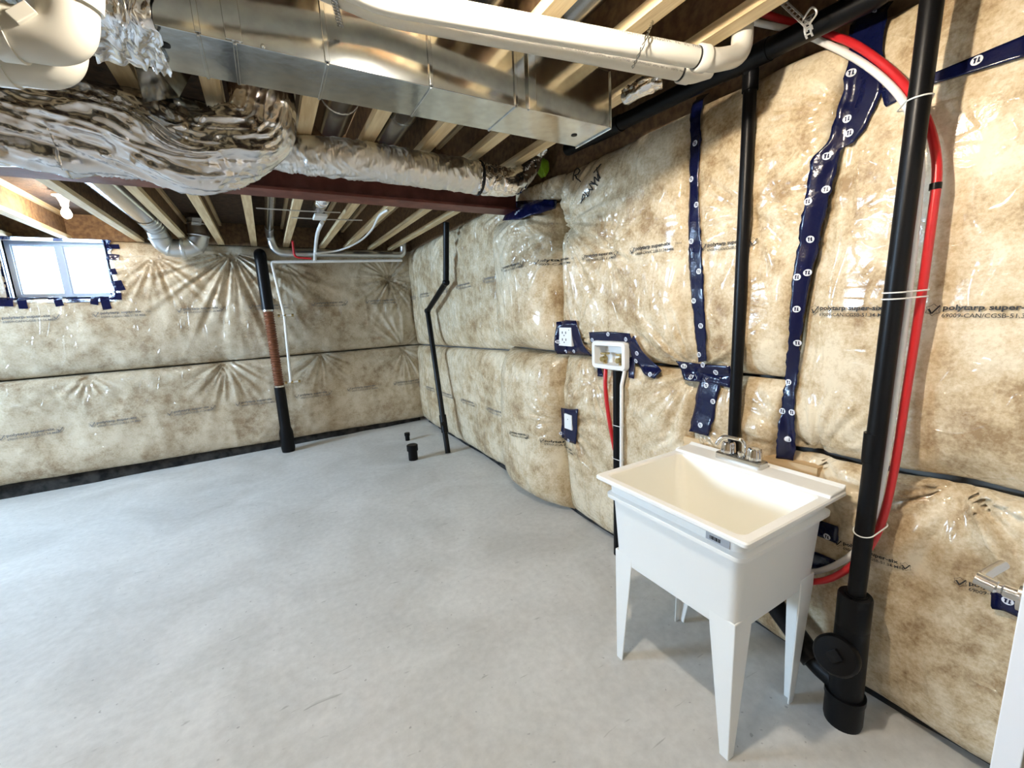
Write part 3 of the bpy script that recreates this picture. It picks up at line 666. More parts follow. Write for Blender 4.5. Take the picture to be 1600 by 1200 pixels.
# ------------------------------------------------------------------ foil insulated ducts
def foil_duct(name, label, path, r, m, seg=72, step=.012, amp=1.0, seed=0, fine=False, coll=()):
    P = resample(path, step)
    A = np.r_[0, np.cumsum([np.linalg.norm(P[i+1]-P[i]) for i in range(len(P)-1)])]
    th = np.linspace(0, 2*math.pi, seg, endpoint=False)
    S, T = np.meshgrid(A, th, indexing='ij')
    cs, sn = np.cos(T), np.sin(T)
    sr = lambda a, c, k, p: (1-np.abs(vnoise(a, c, k)))**p
    if fine:
        D = .012*sr(S*24+1.5*vnoise(cs*2, sn*2+S*3, seed), T*1.1, seed, 3)+.004*vnoise(S*60, T*3, seed+1)+.008*vnoise(S*4, cs*1.4, seed+2)
        D *= (.45+.55*np.clip(vnoise(S*5, cs*1.5+3, seed+6)+.5, 0, 1))
    else:
        wv = .8*vnoise(S*4, cs*2, seed+9)
        D = .030*sr(S*4.2-T*1.9+wv, S*1.3+T*.5, seed, 3)+.020*sr(S*8-T*3.6+wv, cs*1.2-S*1.6, seed+1, 4)+.010*sr(S*17-T*6, sn*2+S*2, seed+4, 3)+.016*vnoise(S*3, cs*1.5+sn, seed+2)+.004*vnoise(S*40, T*8, seed+3)-.018
    D = D*(np.array([amp(a/A[-1]) for a in A])[:, None] if callable(amp) else amp)
    rr = np.array([r(a/A[-1]) if callable(r) else r for a in A])[:, None]
    tab = rr+D
    it = iter(range(len(P)))
    b = MB(); b.tube(P, 1.0, seg)
    # rescale the unit tube radially by the table
    V = np.array(b.v).reshape(len(P), seg, 3); Cn = np.array(P)[:, None]; V = Cn+(V-Cn)*tab[..., None]
    b.v = [tuple(q) for q in V.reshape(-1, 3)]
    return b
yF = 2.16
big = [(-2.6, yF, 2.275), (-1.6, yF, 2.275)]+[tuple(onY(px, py+2, yF)) for px, py in ((20, 178), (100, 188), (200, 208), (290, 234))]
e = onY(353, 227, yF)
path = crom(big+[(e[0]-.03, yF, 2.258), (.062, yF, 2.335), (.104, yF-.015, 2.43), (.103, yF-.02, 2.52), (.103, yF-.02, 2.665)], 10)
t = thing('flexible_duct', 'thick crinkled silver foil flexible duct bending up behind the trunk duct', 'duct', (-.5, yF, 2.27))
foil_duct('', '', path, lambda s: .140-.022*np.clip((s-.86)/.06, 0, 1), 'foil', 160, .008, lambda s: .92-.6*np.clip((s-.84)/.08, 0, 1), 3).build('foil_jacket', 'foil', t, True, sharp=0)
yG = 2.32
p2 = [tuple(onY(px, py, yy)) for px, py, yy in ((412, 234, 2.42), (440, 239, 2.40), (520, 247, 2.345), (600, 257, yG), (680, 268, yG), (745, 278, yG))]
t = thing('insulated_duct', 'slimmer foil jacketed duct running along the steel beam', 'duct', (.7, yG, 2.4))
foil_duct('', '', crom(p2, 12), lambda s: .076+.010*np.clip(s/.4, 0, 1), 'foil_fine', 72, .007, 1.0, 21, True).build('foil_jacket', 'foil_fine', t, True, sharp=0)
p3 = [tuple(onY(px, py, yy)) for px, py, yy in ((742, 276, yG), (775, 283, yG), (803, 284, yG), (827, 264, 2.40), (837, 242, 2.39), (849, 224, 2.32))]
foil_duct('', '', crom(p3, 10), lambda s: .086-.042*s, 'foil', 60, .007, .9, 33, True).build('elbow', 'foil_tape', t, True, sharp=0)
MB().tube([p2[-1], tuple(np.array(p2[-1])+[.012, 0, 0])], .094, 40).build('duct_strap', 'black', t)
# short foil wrapped piece at the wall end by the plastic pipes
q = onZ(1000, 130, 2.47)
t = thing('foil_sleeve', 'short crumpled foil sleeve under the plastic pipes near the wall', 'duct', tuple(q))
p4 = [onZ(978, 150, 2.38), onZ(996, 140, 2.38), onZ(1014, 131, 2.38), onZ(1034, 124, 2.385)]
foil_duct('', '', crom(p4, 8), .030, 'foil', 40, .005, .8, 51, True).build('foil_jacket', 'foil_tape', t, True, sharp=0)

# round galvanised pipes inside the joist bays
def pipe_thing(name, label, cat, path, r, m, part='pipe', seg=20, loc=None, group=None):
    t = thing(name, label, cat, tuple(loc if loc is not None else path[0]), group)
    MB().tube(path, r, seg).build(part, m, t, True); return t
zP = 2.565
for k, x in enumerate((.42, .71)):
    t = pipe_thing('round_duct', ('round galvanised duct in the joist bay next to the big foil bend', 'round galvanised duct one joist bay further from the big foil bend')[k], 'duct', [(x, 1.2, zP), (x, 2.0, zP), (x, 2.5, zP)], .085, 'galvdark', group='ducts in the near joist bays')
    MB().tube([(x, 2.2, zP), (x, 2.215, zP)], .088, 20).build('crimp_bead', 'galvdark', t, True)
xq = 1.012
pipe_thing('round_duct', 'shiny round galvanised duct in the joist bay beyond the plastic pipes', 'duct', [(xq, -.5, zP), (xq, 1.25, zP)], .075, 'galvdark')
# duct that drops under a joist by the window
xa, xb = (bx[1]+bx[2])/2+.01, (bx[2]+bx[3])/2
t = thing('round_duct', 'galvanised duct with a U shaped elbow dipping under a joist beside the window', 'duct', (xa, 5.4, 2.5))
MB().tube([(xa-.02, YBEAM+.05, 2.545), (xa, 4.95, 2.545)], .092, 24).build('pipe', 'galvdark', t, True)
u = resample(fillet([(xa, 4.9, 2.545), (xa, 5.42, 2.53), (xa+.02, 5.50, 2.33), (xb-.02, 5.50, 2.33), (xb, 5.50, 2.62)], .19, 10), .008)
MB().tube(u, .088, 24, disp=lambda s, th: .007*(abs((s*9) % 1-.5) < .08)).build('elbow', 'galvrough', t, True)
MB().tube([(xa, 4.93, 2.545), (xa, 4.97, 2.545)], .098, 24).build('collar', 'galv', t, True)
wq = onY(310, 347, 5.45); MB().obox((xb, 5.46, 2.585), (.04, 0, 0), (0, .05, 0), (.01, 0, .035)).build('foam_collar', 'white', t)
# slim galvanised pipe along the back wall
t = thing('round_duct', 'slim galvanised pipe running along the top of the back wall to the corner', 'duct', (.9, 5.6, 2.36))
yk = 5.60
c0, c1, c2 = onY(424, 372, yk), onY(430, 393, yk), onY(628, 399, yk)
xs1 = (bx[4]+bx[5])/2
MB().tube([(xs1, YBEAM+.1, 2.54), (xs1, 5.3, 2.54)], .04, 18).build('pipe', 'galvdark', t, True)
MB().tube(resample(fillet([(xs1, 5.28, 2.54), (xs1, yk, 2.52), (xs1+.03, yk, c1[2]-.02), (xs1+.25, yk, c1[2]-.02)], .10), .02), .042, 18).build('elbow', 'galvrough', t, True)
MB().tube([(xs1+.2, yk, c1[2]-.02), (c2[0]-.1, yk, c2[2])], .036, 18).build('pipe', 'galvrough', t, True)
MB().tube(resample(fillet([(c2[0]-.12, yk, c2[2]), (c2[0]+.015, yk, c2[2]), (c2[0]+.025, yk-.03, c2[2]+.20)], .09), .02), .040, 18).build('elbow', 'galvrough', t, True)

# ------------------------------------------------------------------ black drain in the back wall with corrugated sleeve
yd = 5.60
d0 = [onY(px, py, yd) for px, py in ((411, 400), (418, 484), (433, 605), (443, 660), (445, 706))]
xd = .035
zt, zc0, zc1 = d0[0][2], d0[1][2], d0[2][2]
t = thing('drain_pipe', 'fat black pipe with a brown corrugated middle on the back wall', 'pipe', (xd, yd, 0))
MB().tube(resample(fillet([(xd, yd+.2, zt+.03), (xd, yd, zt+.03), (xd, yd, zt-.25)], .13), .02)+[np.array((xd, yd, zc0))], .062, 24).build('upper_pipe', 'abs', t, True)
MB().tube(resample([(xd, yd, zc0+.01), (xd, yd, zc1-.01)], .005), .050, 24, disp=lambda s, th: .006*math.sin(s*2*math.pi/.028)).build('corrugated_sleeve', 'copper', t, True)
for zz in (zc0, zc1): MB().tube([(xd, yd, zz+.02), (xd, yd, zz-.02)], .058, 24).build('hose_clamp', 'satin', t, True)
MB().tube([(xd, yd, zc1), (xd, yd, .30), (xd, yd, .24), (xd, yd, .05), (xd, yd, 0)], [.058, .06, .076, .076, .07], 24).build('lower_pipe', 'abs', t, True)
# white water line beside it
t = thing('water_pipe', 'thin white water pipe dropping beside the fat black drain', 'pipe', (xd+.1, 5.66, .8))
yv = 5.57
v0, v1, v2 = onY(424, 408, yv), onY(445, 493, yv), onY(456, 597, yv)
MB().tube(fillet([onY(628, 407, yv), (v0[0], yv, v0[2]-.01), (v1[0]-.005, yv, v1[2]), (v2[0]-.01, yv, v2[2])], .03), .016, 12).build('pipe', 'wpex', t, True)
for q in (v1, v2):
    MB().tube([(q[0]-.07, yv, q[2]), (q[0]+.09, yv, q[2])], .011, 10).build('tee', 'wpex', t, True)
    for dx in (-.06, .0, .08): MB().tube([(q[0]+dx-.012, yv, q[2]), (q[0]+dx+.012, yv, q[2])], .017, 12).build('fitting', 'brass', t, True)
yv2 = 5.45
t = thing('water_hose', 'white flexible line curving from the junction box down to the back wall', 'pipe', tuple(onY(497, 395, yv2)))
MB().tube(crom([onY(492, 408, yv2), onY(493, 388, yv2), onZ(496, 365, 2.405), onZ(503, 348, 2.405)], 8), .018, 12).build('riser', 'wpex', t, True)
MB().tube(crom([onY(494, 396, yv2), onY(530, 391, 5.47), onZ(560, 378, 2.41), onZ(580, 360, 2.41), onZ(592, 338, 2.41), onZ(606, 328, 2.41)], 8), .010, 12).build('hose', 'wpex', t, True)
t = pipe_thing('water_pipe', 'thin red water pipe at the top of the back wall', 'pipe', fillet([onY(457, 376, 5.52), onY(460, 402, 5.52), onY(486, 404, 5.52)], .05), .012, 'red', seg=10)
q = onZ(499, 338, 2.43)
t = thing('junction_box', 'small white box fixed under the joists past the steel beam', 'box', tuple(q))
MB().box(q[0]-.05, q[0]+.05, q[1]-.12, q[1]+.05, 2.405, 2.43).build('cover', 'white', t, bevel=.004)
MB().tube([(q[0]-.02, q[1]-.2, 2.46), (q[0]-.02, q[1]-.5, 2.46)], .05, 16).build('connector', 'foil_tape', t, True, sharp=0)
for k, (pa, pb) in enumerate((((400, 325), (532, 332)), ((455, 340), (566, 344)))):
    pa, pb = onZ(*pa, 2.425), onZ(*pb, 2.425)
    pipe_thing('cable', ('thin cable strung under the joists above the white box', 'thin cable strung under the joists below the white box')[k], 'cable', [pa, (pa+pb)/2-[0, 0, .004], pb], .005, 'wire', 'cable', 8)

# ------------------------------------------------------------------ offset vent and floor stubs
X5 = 1.66
base = onZ(700, 708, 0)
pts = [onX(697, 345, X5), onX(697, 441, X5), onX(668, 486, X5)]
X6 = base[0]
pv = [np.array((X5, pts[0][1], 2.44)), np.array((X5, pts[1][1]-.0, pts[1][2])), np.array((X5, pts[2][1], pts[2][2])), np.array((base[0], base[1], 0))]
t = thing('vent_pipe', 'slim black vent pipe with a sideways jog near the far corner', 'pipe', tuple(base))
for a, c in zip(pv[:-1], pv[1:]): MB().cyl(a, c, .030, 18).build('pipe', 'abs', t, True)
for q in pv[1:3]: MB().ball(q, .038).build('elbow', 'abs', t, True)
jj = pv[2]+(pv[3]-pv[2])*.80
MB().tube([jj+(pv[2]-pv[3])*.06, jj-(pv[2]-pv[3])*.06], .04, 18).build('tee', 'abs', t, True)
MB().cyl(jj, jj+np.array([-.02, -.08, .02]), .032, 16).build('branch', 'abs', t, True)
for (px, py, r, h, lb) in ((637, 688, .034, .10, 'short thin black pipe stub standing out of the floor'), (646, 718, .060, .17, 'thick black pipe stub standing out of the floor')):
    q = onZ(px, py, 0); t = thing('pipe_stub', lb, 'pipe', tuple(q))
    MB().tube([(q[0], q[1], -.02), (q[0], q[1], h*.7)], r*.82, 20).build('pipe', 'abs', t, True)
    MB().tube([(q[0], q[1], h*.62), (q[0], q[1], h*.97), (q[0], q[1], h)], [r, r, r*.9], 20).build('cap', 'abs', t, True)

# ------------------------------------------------------------------ cream plastic pipes
RP_ = .0302
def pvc_print(a, c, ang, size, parent, s0, s1, seed):
    """faint illegible dot print along a straight pipe: a row of small strokes"""
    T = (c-a)/np.linalg.norm(c-a); N = np.array([0, -1.0, 0]); N -= T*(N@T); N /= np.linalg.norm(N); B_ = np.cross(T, N); r_ = random.Random(seed)
    b = MB(); x = s0
    while x < s1:
        if r_.random() < .12: x += size*1.4; continue
        for (u0, v0, u1, v1) in ((0, 0, 0, 1), (0, r_.choice((0, .5, 1)), .55, r_.choice((0, .5, 1)))):
            v, f = bar(x+u0*size, v0*size, x+u1*size+1e-4, v1*size, size*.16); th = ang+v[:, 1]/RP_
            b.add(a+np.outer(v[:, 0], T)+(RP_+.0006)*(np.outer(np.cos(th), N)+np.outer(np.sin(th), -B_)), f)
        x += size*.8
    tag(b.build('printed_line', 'greyink', parent), kind='stuff')
zA = 2.33
A0, A1 = onZ(592, 0, zA), onZ(1090, 90, zA); dA = (A1-A0)/np.linalg.norm(A1-A0)
el = dep(70, 58, .70); el2 = dep(58, 100, .76)
def elbow_set(el, up, t, px0):
    MB().tube([np.array([-2.6, el[1]+.25, el[2]]), el+[-.05, .006, 0]], RP_, 28).build('pipe', 'pvc', t, True)
    MB().tube(fillet([el+[-.06, .008, 0], el+[.03, 0, 0], el+[.045, -.012, .075]], .06, 14), .0385, 32).build('elbow', 'pvc', t, True)
    MB().tube([el+[-.068, .010, 0], el+[-.063, .0095, 0], el+[-.036, .006, 0]], [.0385, .0425, .0425], 32).build('hub', 'pvc', t, True)
    MB().tube([el+[.043, -.010, .058], el+[.049, -.014, .085]], .0425, 32).build('hub', 'pvc', t, True)
    MB().tube([el+[-.076, .010, 0], el+[-.070, .0095, 0]], .0312, 32).build('primer_ring', 'black', t, True)
t = thing('plastic_pipe', 'cream plastic pipe with faint printing, crossing above the trunk duct to the wall', 'pipe', tuple(A0))
MB().tube(fillet([el+[.045, -.012, .07], np.array([el[0]+.05, el[1]-.014, zA]), A0, A1], .05), RP_, 28).build('pipe', 'pvc', t, True)
elbow_set(el, A0, t, 0)
MB().tube([A1-dA*.005, A1, A1+dA*.03], [.0345, .0385, .0385], 28).build('coupling', 'pvc', t, True)
MB().tube([A1-dA*.012, A1-dA*.006], .0312, 28).build('primer_ring', 'black', t, True)
E1 = A1+dA*.07; E2 = np.array([1.508, E1[1]-.01, zA+.04]); E3 = E2+np.array([.006, .01, .22])
MB().tube(fillet([A1+dA*.02, E1, E2, E3], .055), .0335, 28).build('elbow', 'pvc', t, True)
MB().obox(el+[-.012, -.0375, .012], np.array([.016, 0, .014])*.8, np.array([0, .004, 0]), np.array([-.006, 0, .007])).build('moulded_mark', 'pvc', t, bevel=.0015)
pvc_print(A0, A1, .32, .011, t, .22, .98, 3)
t = thing('plastic_pipe', 'second cream plastic pipe running just behind the printed one', 'pipe', tuple(el2))
zB = 2.362; B0, B1 = onZ(600, 20, zB), onZ(1064, 111, zB); dB_ = (B1-B0)/np.linalg.norm(B1-B0)
MB().tube(fillet([el2+[.045, -.012, .07], np.array([el2[0]+.05, el2[1]-.014, zB]), B0, B1], .05), RP_, 28).build('pipe', 'pvc', t, True)
elbow_set(el2, B0, t, 0)
MB().tube([B1-dB_*.005, B1, B1+dB_*.035], [.0345, .0375, .0375], 28).build('coupling', 'pvc', t, True)
MB().tube([B1-dB_*.012, B1-dB_*.005], .0312, 28).build('primer_ring', 'black', t, True)
MB().tube(fillet([B1+dB_*.02, B1+dB_*.05, B1+dB_*.05+np.array([.06, -.025, .018])], .03), .0335, 28).build('elbow', 'pvc', t, True)
pvc_print(B0, B1, -.62, .006, t, .04, 1.05, 5)
MB().obox(el2+[-.09, -.024, -.018], (.012, 0, 0), (0, .008, -.009), (0, .003, .003)).build('red_mark', 'red', t)
# twisted hanger wire round the lettered pipe
w0 = onZ(1020, 33, ZJ)
t = thing('hanger_wire', 'twisted wire hanging from a joist round the printed plastic pipe', 'wire', tuple(w0))
b = MB(); tt = np.linspace(0, 1, 60)
wp = resample(crom([w0, onZ(1013, 50, 2.352), onZ(1005, 70, 2.312), onZ(996, 90, 2.300), onZ(988, 106, 2.305)], 10), .004)
for ph in (0, math.pi):
    b.tube([p+.0035*np.array([math.cos(k*.42+ph), math.sin(k*.42+ph), 0]) for k, p in enumerate(wp)], .0017, 6)
b.build('wire', 'galvdark', t, True)
w0 = onZ(519, -6, 2.33); w1 = onZ(531, 44, 2.31)
t = thing('hanger_wire', 'dark twisted wire hanging in front of the trunk duct', 'wire', tuple(w0))
b = MB()
for ph in (0, math.pi): b.tube([w0+(w1-w0)*s_+np.array([.006*math.cos(s_*32+ph), .006*math.sin(s_*32+ph)-.01, 0]) for s_ in tt], .003, 6)
b.build('wire', 'galvdark', t, True)

# ------------------------------------------------------------------ black pipes on the right wall
XN, YN = 1.66, .53
t = thing('drain_stack', 'thick black pipe with a bulky clean-out fitting at the floor beside the tub', 'pipe', (XN, YN, 0))
YL = YN+.026
MB().tube([(XN, YL, .40), (XN, YN-.006, 2.67)], .0262, 28).build('pipe', 'abs', t, True)
zj = onX(1365, 700, XN)[2]; MB().tube([(XN, YL-.005, zj-.05), (XN, YL-.005, zj+.05)], .0282, 28).build('coupling', 'abs', t, True)
MB().tube([(XN, YL, .385), (XN, YL, .395), (XN, YL, .515), (XN, YL, .522), (XN, YL, .522), (XN, YL, .512)], [.046, .050, .050, .047, .034, .028], 28).build('hub', 'absworn', t, True)
MB().tube([(XN, YL, .495), (XN, YL, .527)], .033, 28).build('bushing', 'absworn', t, True)
MB().tube([(XN, YL, .0), (XN, YL, .015), (XN, YL, .105), (XN, YL, .11), (XN, YL, .40)], [.056, .059, .059, .053, .050], 28).build('wye_body', 'absworn', t, True)
MB().tube([(XN, YL, .105), (XN, YL, .125)], .062, 28).build('hub_ring', 'absworn', t, True)
cdir = np.array([-.80, -.10, .36]); cdir /= np.linalg.norm(cdir); cp = np.array([XN-.005, YL+.02, .275])
MB().tube([cp, cp+cdir*.07], .058, 28).build('cleanout_branch', 'absworn', t, True)
cap = MB().tube([cp+cdir*.06, cp+cdir*.085, cp+cdir*.095], [.068, .068, .060], 28).build('cleanout_cap', 'abs', t, True)
k1 = np.cross(cdir, [0, 0, 1.]); k1 /= np.linalg.norm(k1); k2 = np.cross(k1, cdir)
MB().obox(cp+cdir*.102, (k1+k2)*.013, (k2-k1)*.013, cdir*.010).build('square_nut', 'absworn', cap, bevel=.002)
br = [np.array((XN, YL, .14)), np.array((XN+.012, YL+.10, .16)), np.array((XN+.035, YL+.19, .21)), np.array((XN+.04, YL+.30, .30))]
MB().tube(crom(br, 8), .040, 22).build('side_branch', 'absworn', t, True)
MB().tube([br[1]+(br[2]-br[1])*.1, br[1]+(br[2]-br[1])*.5], .050, 22).build('branch_hub', 'absworn', t, True)
XT, YT = 1.753, 1.082
ZH = 2.415
h0, h1 = onX(930, 212, 1.72), onX(1340, 8, 1.72)
t = thing('drain_branch', 'black pipe sloping along the top of the wall with a thin drop behind the tub', 'pipe', (1.7, 1.3, 2.4))
dh = (h1-h0)/np.linalg.norm(h1-h0)
MB().tube(fillet([h0+dh*-.25, h1+dh*.09, h1+dh*.09+np.array([0, -.01, .2])], .06), .036, 24).build('sloping_pipe', 'abs', t, True)
MB().tube([(XT, YT, .30), (XT, YT, 2.41)], .0245, 24).build('drop_pipe', 'abs', t, True)
tq = h0+dh*((YT-h0[1])/dh[1])
MB().tube([tq-dh*.09, tq+dh*.09], .039, 24).build('tee', 'abs', t, True)
MB().tube([(XT, YT, tq[2]-.10), (XT, YT, tq[2]-.035), tuple(tq)], .029, 24).build('tee_branch', 'abs', t, True)
MB().tube([h0-dh*.02, h0+dh*.20], .040, 24).build('coupling', 'abs', t, True)
# perforated strap holding it
q = onX(1262, 55, 1.69); t = thing('hanger_strap', 'perforated steel strap looped over the sloping black pipe', 'strap', tuple(q))
def strap(pts, up_, side=None):
    P = resample(crom(pts, 8), .013)
    b = MB()
    for i in range(len(P)-1):
        c = (P[i]+P[i+1])/2; d = P[i+1]-P[i]; d /= np.linalg.norm(d); s_ = np.cross(d, up_) if side is None else np.array(side); s_ = s_/np.linalg.norm(s_); nn = np.cross(s_, d)
        # open link: four little bars leaving a hole
        for sg in (-1, 1): b.obox(c+s_*sg*.0085, d*.0065, s_*.0030, nn*.0009)
        b.obox(c-d*.0055, d*.0022, s_*.0105, nn*.0009)
    return b
ctr = h0+dh*((q[1]-h0[1])/dh[1])
loopp = [ctr+.0375*(math.cos(a)*np.array([1., 0, 0])+math.sin(a)*np.array([0, 0, 1.])) for a in np.linspace(-1.2, 4.3, 12)]
strap(loopp, dh, dh).build('loop', 'chain', t)
s0 = onX(1222, 2, 1.60); s1 = onX(1262, 40, 1.64)
strap([onX(1195, -25, 1.6), s0, s1, onX(1265, 48, 1.645)], np.array([-.6, -.7, .3])).build('tail', 'chain', t)
MB().tube(crom([onX(1255, 30, 1.62), onX(1268, 12, 1.60), onX(1276, 20, 1.60), onX(1266, 36, 1.63)], 6), .003, 8).build('tie_wire', 'chain', t, True)

# ------------------------------------------------------------------ red and white water lines on the right
XPX = 1.71
def lineR(pts, X=XPX): return [onX(px, py, X if len(r_) == 0 else r_[0]) for px, py, *r_ in pts]
red = lineR([(1140, 4, 1.645), (1170, 14, 1.69), (1230, 33, 1.765), (1290, 52, 1.786), (1340, 72, 1.775), (1400, 118, 1.77), (1438, 168, 1.745), (1457, 215, 1.73), (1464, 270, 1.725), (1455, 350, 1.72), (1437, 480, 1.72), (1415, 620, 1.72), (1396, 740, 1.72), (1376, 820, 1.715), (1348, 868, 1.705), (1300, 903, 1.70), (1250, 909, 1.70), (1200, 900, 1.70)])
wht = lineR([(1108, 10, 1.57), (1130, 21, 1.61), (1180, 35, 1.68), (1240, 48, 1.762), (1290, 68, 1.783), (1350, 100, 1.77), (1400, 143, 1.755), (1426, 190, 1.722), (1438, 250, 1.705), (1432, 340, 1.70), (1416, 480, 1.70), (1398, 620, 1.70), (1380, 740, 1.70), (1363, 815, 1.715), (1336, 862, 1.73), (1290, 889, 1.735), (1245, 894, 1.74), (1200, 886, 1.74)])
t = thing('water_pipe', 'red plastic water pipe looping down beside the thick black pipe', 'pipe', tuple(red[10]))
MB().tube(resample(crom(red, 12), .012), .0118, 14).build('tube', 'red', t, True)
i0 = np.array(red[9]); MB().tube([red[8]+(np.array(red[9])-red[8])*.2, red[8]+(np.array(red[9])-red[8])*.33], .0140, 14).build('fitting_ring', 'abs', t, True)
rb = np.array(red[0]); MB().obox(onX(1163, 10, 1.687), (.016, 0, 0), (0, .035, .0), (0, 0, .013)).build('manifold', 'red', t, bevel=.004)
t = thing('water_pipe', 'white plastic water pipe looping down beside the thick black pipe', 'pipe', tuple(wht[10]))
MB().tube(resample(crom(wht, 12), .012), .0105, 14).build('tube', 'wpex', t, True)
q = onX(1133, 22, 1.622); MB().tube([q+[-.004, .008, .0], q+[.004, -.008, -.0]], .016, 14).build('clip', 'abs', t, True)
def hull(P):
    P = sorted(set(P)); out = []
    for seq in (P, P[::-1]):
        h_ = []
        for p in seq:
            while len(h_) > 1 and (h_[-1][0]-h_[-2][0])*(p[1]-h_[-2][1])-(h_[-1][1]-h_[-2][1])*(p[0]-h_[-2][0]) <= 0: h_.pop()
            h_.append(p)
        out += h_[:-1]
    return out
def at_z(path, z, zmax=2.3):      # x, y of a line where it passes height z on its vertical run
    P = [p for p in resample(crom(path, 12), .006) if p[2] < zmax]; k = min(range(len(P)), key=lambda i: abs(P[i][2]-z)); return P[k][0], P[k][1]
def tie(px, py, X, circ, label, tilt=0.0):
    """a loop pulled tight round a bundle: convex outline of the bundled pipes, given as (x, y, r)"""
    z = onX(px, py, X)[2]; R_ = .0024
    pts = hull([(x+(r+R_)*math.cos(a), y+(r+R_)*math.sin(a)) for x, y, r in circ(z) for a in np.linspace(0, 2*math.pi, 25)[:-1]]); pts.append(pts[0])
    xm_ = sum(p[0] for p in pts)/len(pts)
    tag(MB().tube(resample([(x, y, z+tilt*(x-xm_)) for x, y in pts], .004), .0022, 6, False).build('cable_tie', 'tie', None, True), label, 'cable tie')
def stack_at(z): return (XN, YL+(YN-.006-YL)*(z-.4)/2.27, .0264)
tie(1440, 150, XN, lambda z: [stack_at(z), (*at_z(wht, z), .020), (*at_z(red, z), .020)], 'clear cable tie round the thick black pipe, topmost', .1)
tie(1400, 456, XN, lambda z: [stack_at(z), (*at_z(wht, z), .0108), (*at_z(red, z), .0121)], 'clear cable tie midway up the thick black pipe, the upper of two', .05)
tie(1396, 466, XN, lambda z: [stack_at(z), (*at_z(wht, z), .0108), (*at_z(red, z), .0121)], 'clear cable tie midway up the thick black pipe, the lower of two', .05)
tie(1355, 828, XN, lambda z: [stack_at(z), (*at_z(wht, z), .013), (*at_z(red, z), .0165)], 'clear cable tie low on the thick black pipe, holding the hose bend', .35)

# ------------------------------------------------------------------ wall devices
def plate(p0, p1, name, label, holes, cat):
    ya, za = W(*p0, 1.80); yb, zb = W(*p1, 1.80); yc, zc = (ya+yb)/2, (za+zb)/2; hy, hz = abs(ya-yb)/2, abs(za-zb)/2
    g_ = np.linspace(-1, 1, 9); aa, zz = np.meshgrid(yc+g_*hy, zc+g_*hz); d = dR(aa, zz).max()+.006; x = XR-d
    t = thing(name, label, cat, (x, yc, zc))
    MB().box(x-.006, x+.05, yc-hy, yc+hy, zc-hz, zc+hz).build('cover_plate', 'white', t, bevel=.003)
    b = MB()
    for (u, v, sy, sz) in holes: b.box(x-.0075, x-.005, yc-u*hy-sy, yc-u*hy+sy, zc+v*hz-sz, zc+v*hz+sz)
    b.build('slots', 'black', t); return t
plate((878, 511), (898, 541), 'wall_outlet', 'white duplex socket plate set in navy tape on the wall', [(-.25, .45, .0035, .008), (.25, .45, .0035, .008), (0, .15, .004, .004), (-.25, -.3, .0035, .008), (.25, -.3, .0035, .008), (0, -.6, .004, .004), (.7, .75, .003, .003), (-.7, -.75, .003, .003)], 'socket')
plate((886, 645), (897, 672), 'switch_plate', 'narrow white plate set in navy tape low on the wall', [(0, .35, .003, .003)], 'plate')
# washing machine outlet box
(yb, ya), (zb, za) = BXY, BXZ; xo = 1.742
t = thing('outlet_box', 'white recessed washing machine outlet box with two brass valves', 'outlet box', (xo, (ya+yb)/2, zb))
def rrect(y0, y1, z0, z1, r, n=5):
    P = []
    for cy, cz, a in ((y1-r, z1-r, 0), (y0+r, z1-r, 90), (y0+r, z0+r, 180), (y1-r, z0+r, 270)):
        for k in range(n+1): th = math.radians(a+90*k/n); P.append((cy+r*math.cos(th), cz+r*math.sin(th)))
    return P
fw = .030
b = MB(); o1 = rrect(yb, ya, zb, za, .028); i1 = rrect(yb+fw, ya-fw, zb+fw, za-fw, .006); n = len(o1)
loops = [[(xo+.03, *p) for p in o1], [(xo+.004, *p) for p in o1], [(xo-.004, *p) for p in rrect(yb+.004, ya-.004, zb+.004, za-.004, .026)], [(xo-.004, *p) for p in rrect(yb+fw-.003, ya-fw+.003, zb+fw-.003, za-fw+.003, .008)], [(xo+.005, *p) for p in i1]]
b.add([p for l in loops for p in l], [(k*n+i, k*n+(i+1) % n, (k+1)*n+(i+1) % n, (k+1)*n+i) for k in range(len(loops)-1) for i in range(n)])
b.build('frame', 'white', t, True)
b = MB(); b.add([(xo+.003, *p) for p in i1]+[(xo+.085, *p) for p in i1], [(i, (i+1) % n, n+(i+1) % n, n+i) for i in range(n)]+[tuple(range(n, 2*n))]); b.build('recess', 'white', t)
for py_ in (.70, .24):
    y = yb+(ya-yb)*py_; v = thing('valve', '', ''); v.location = (xo+.03, y, zb+.06); v.parent = t; v.matrix_parent_inverse = Matrix.Translation(t.location).inverted()
    MB().tube([(xo+.03, y, zb+.02), (xo+.03, y, zb+.075)], .013, 14).build('body', 'brass', v, True)
    MB().tube([(xo+.04, y, zb+.058), (xo-.0, y, zb+.058)], [.014, .016], 14).build('spout', 'brass', v, True)
    MB().box(xo+.01, xo+.05, y-.022, y+.022, zb+.085, zb+.097).build('handle', 'brass', v, bevel=.003)
    MB().tube([(xo+.03, y, zb+.07), (xo+.03, y, zb+.09)], .007, 10).build('stem', 'brass', v, True)
ysp = onX(965, 640, xo)[1]
t = pipe_thing('standpipe', 'black standpipe under the washing machine outlet box', 'pipe', [(xo+.004, ysp, zb+.004), (xo+.004, ysp, 0)], .0302, 'abs', seg=22)
yr0, yr1 = onX(948, 585, xo+.02)[1], onX(957, 655, xo+.03)[1]
pipe_thing('water_pipe', 'red water pipe left of the standpipe under the outlet box', 'pipe', crom([(xo+.012, yr0, zb+.004), (xo+.0, yr0-.01, zb-.12), (xo+.004, yr1+.004, zb-.30), (xo+.018, ysp+.046, zb-.5)], 8), .0125, 'red', seg=12)
yw = ysp-.046
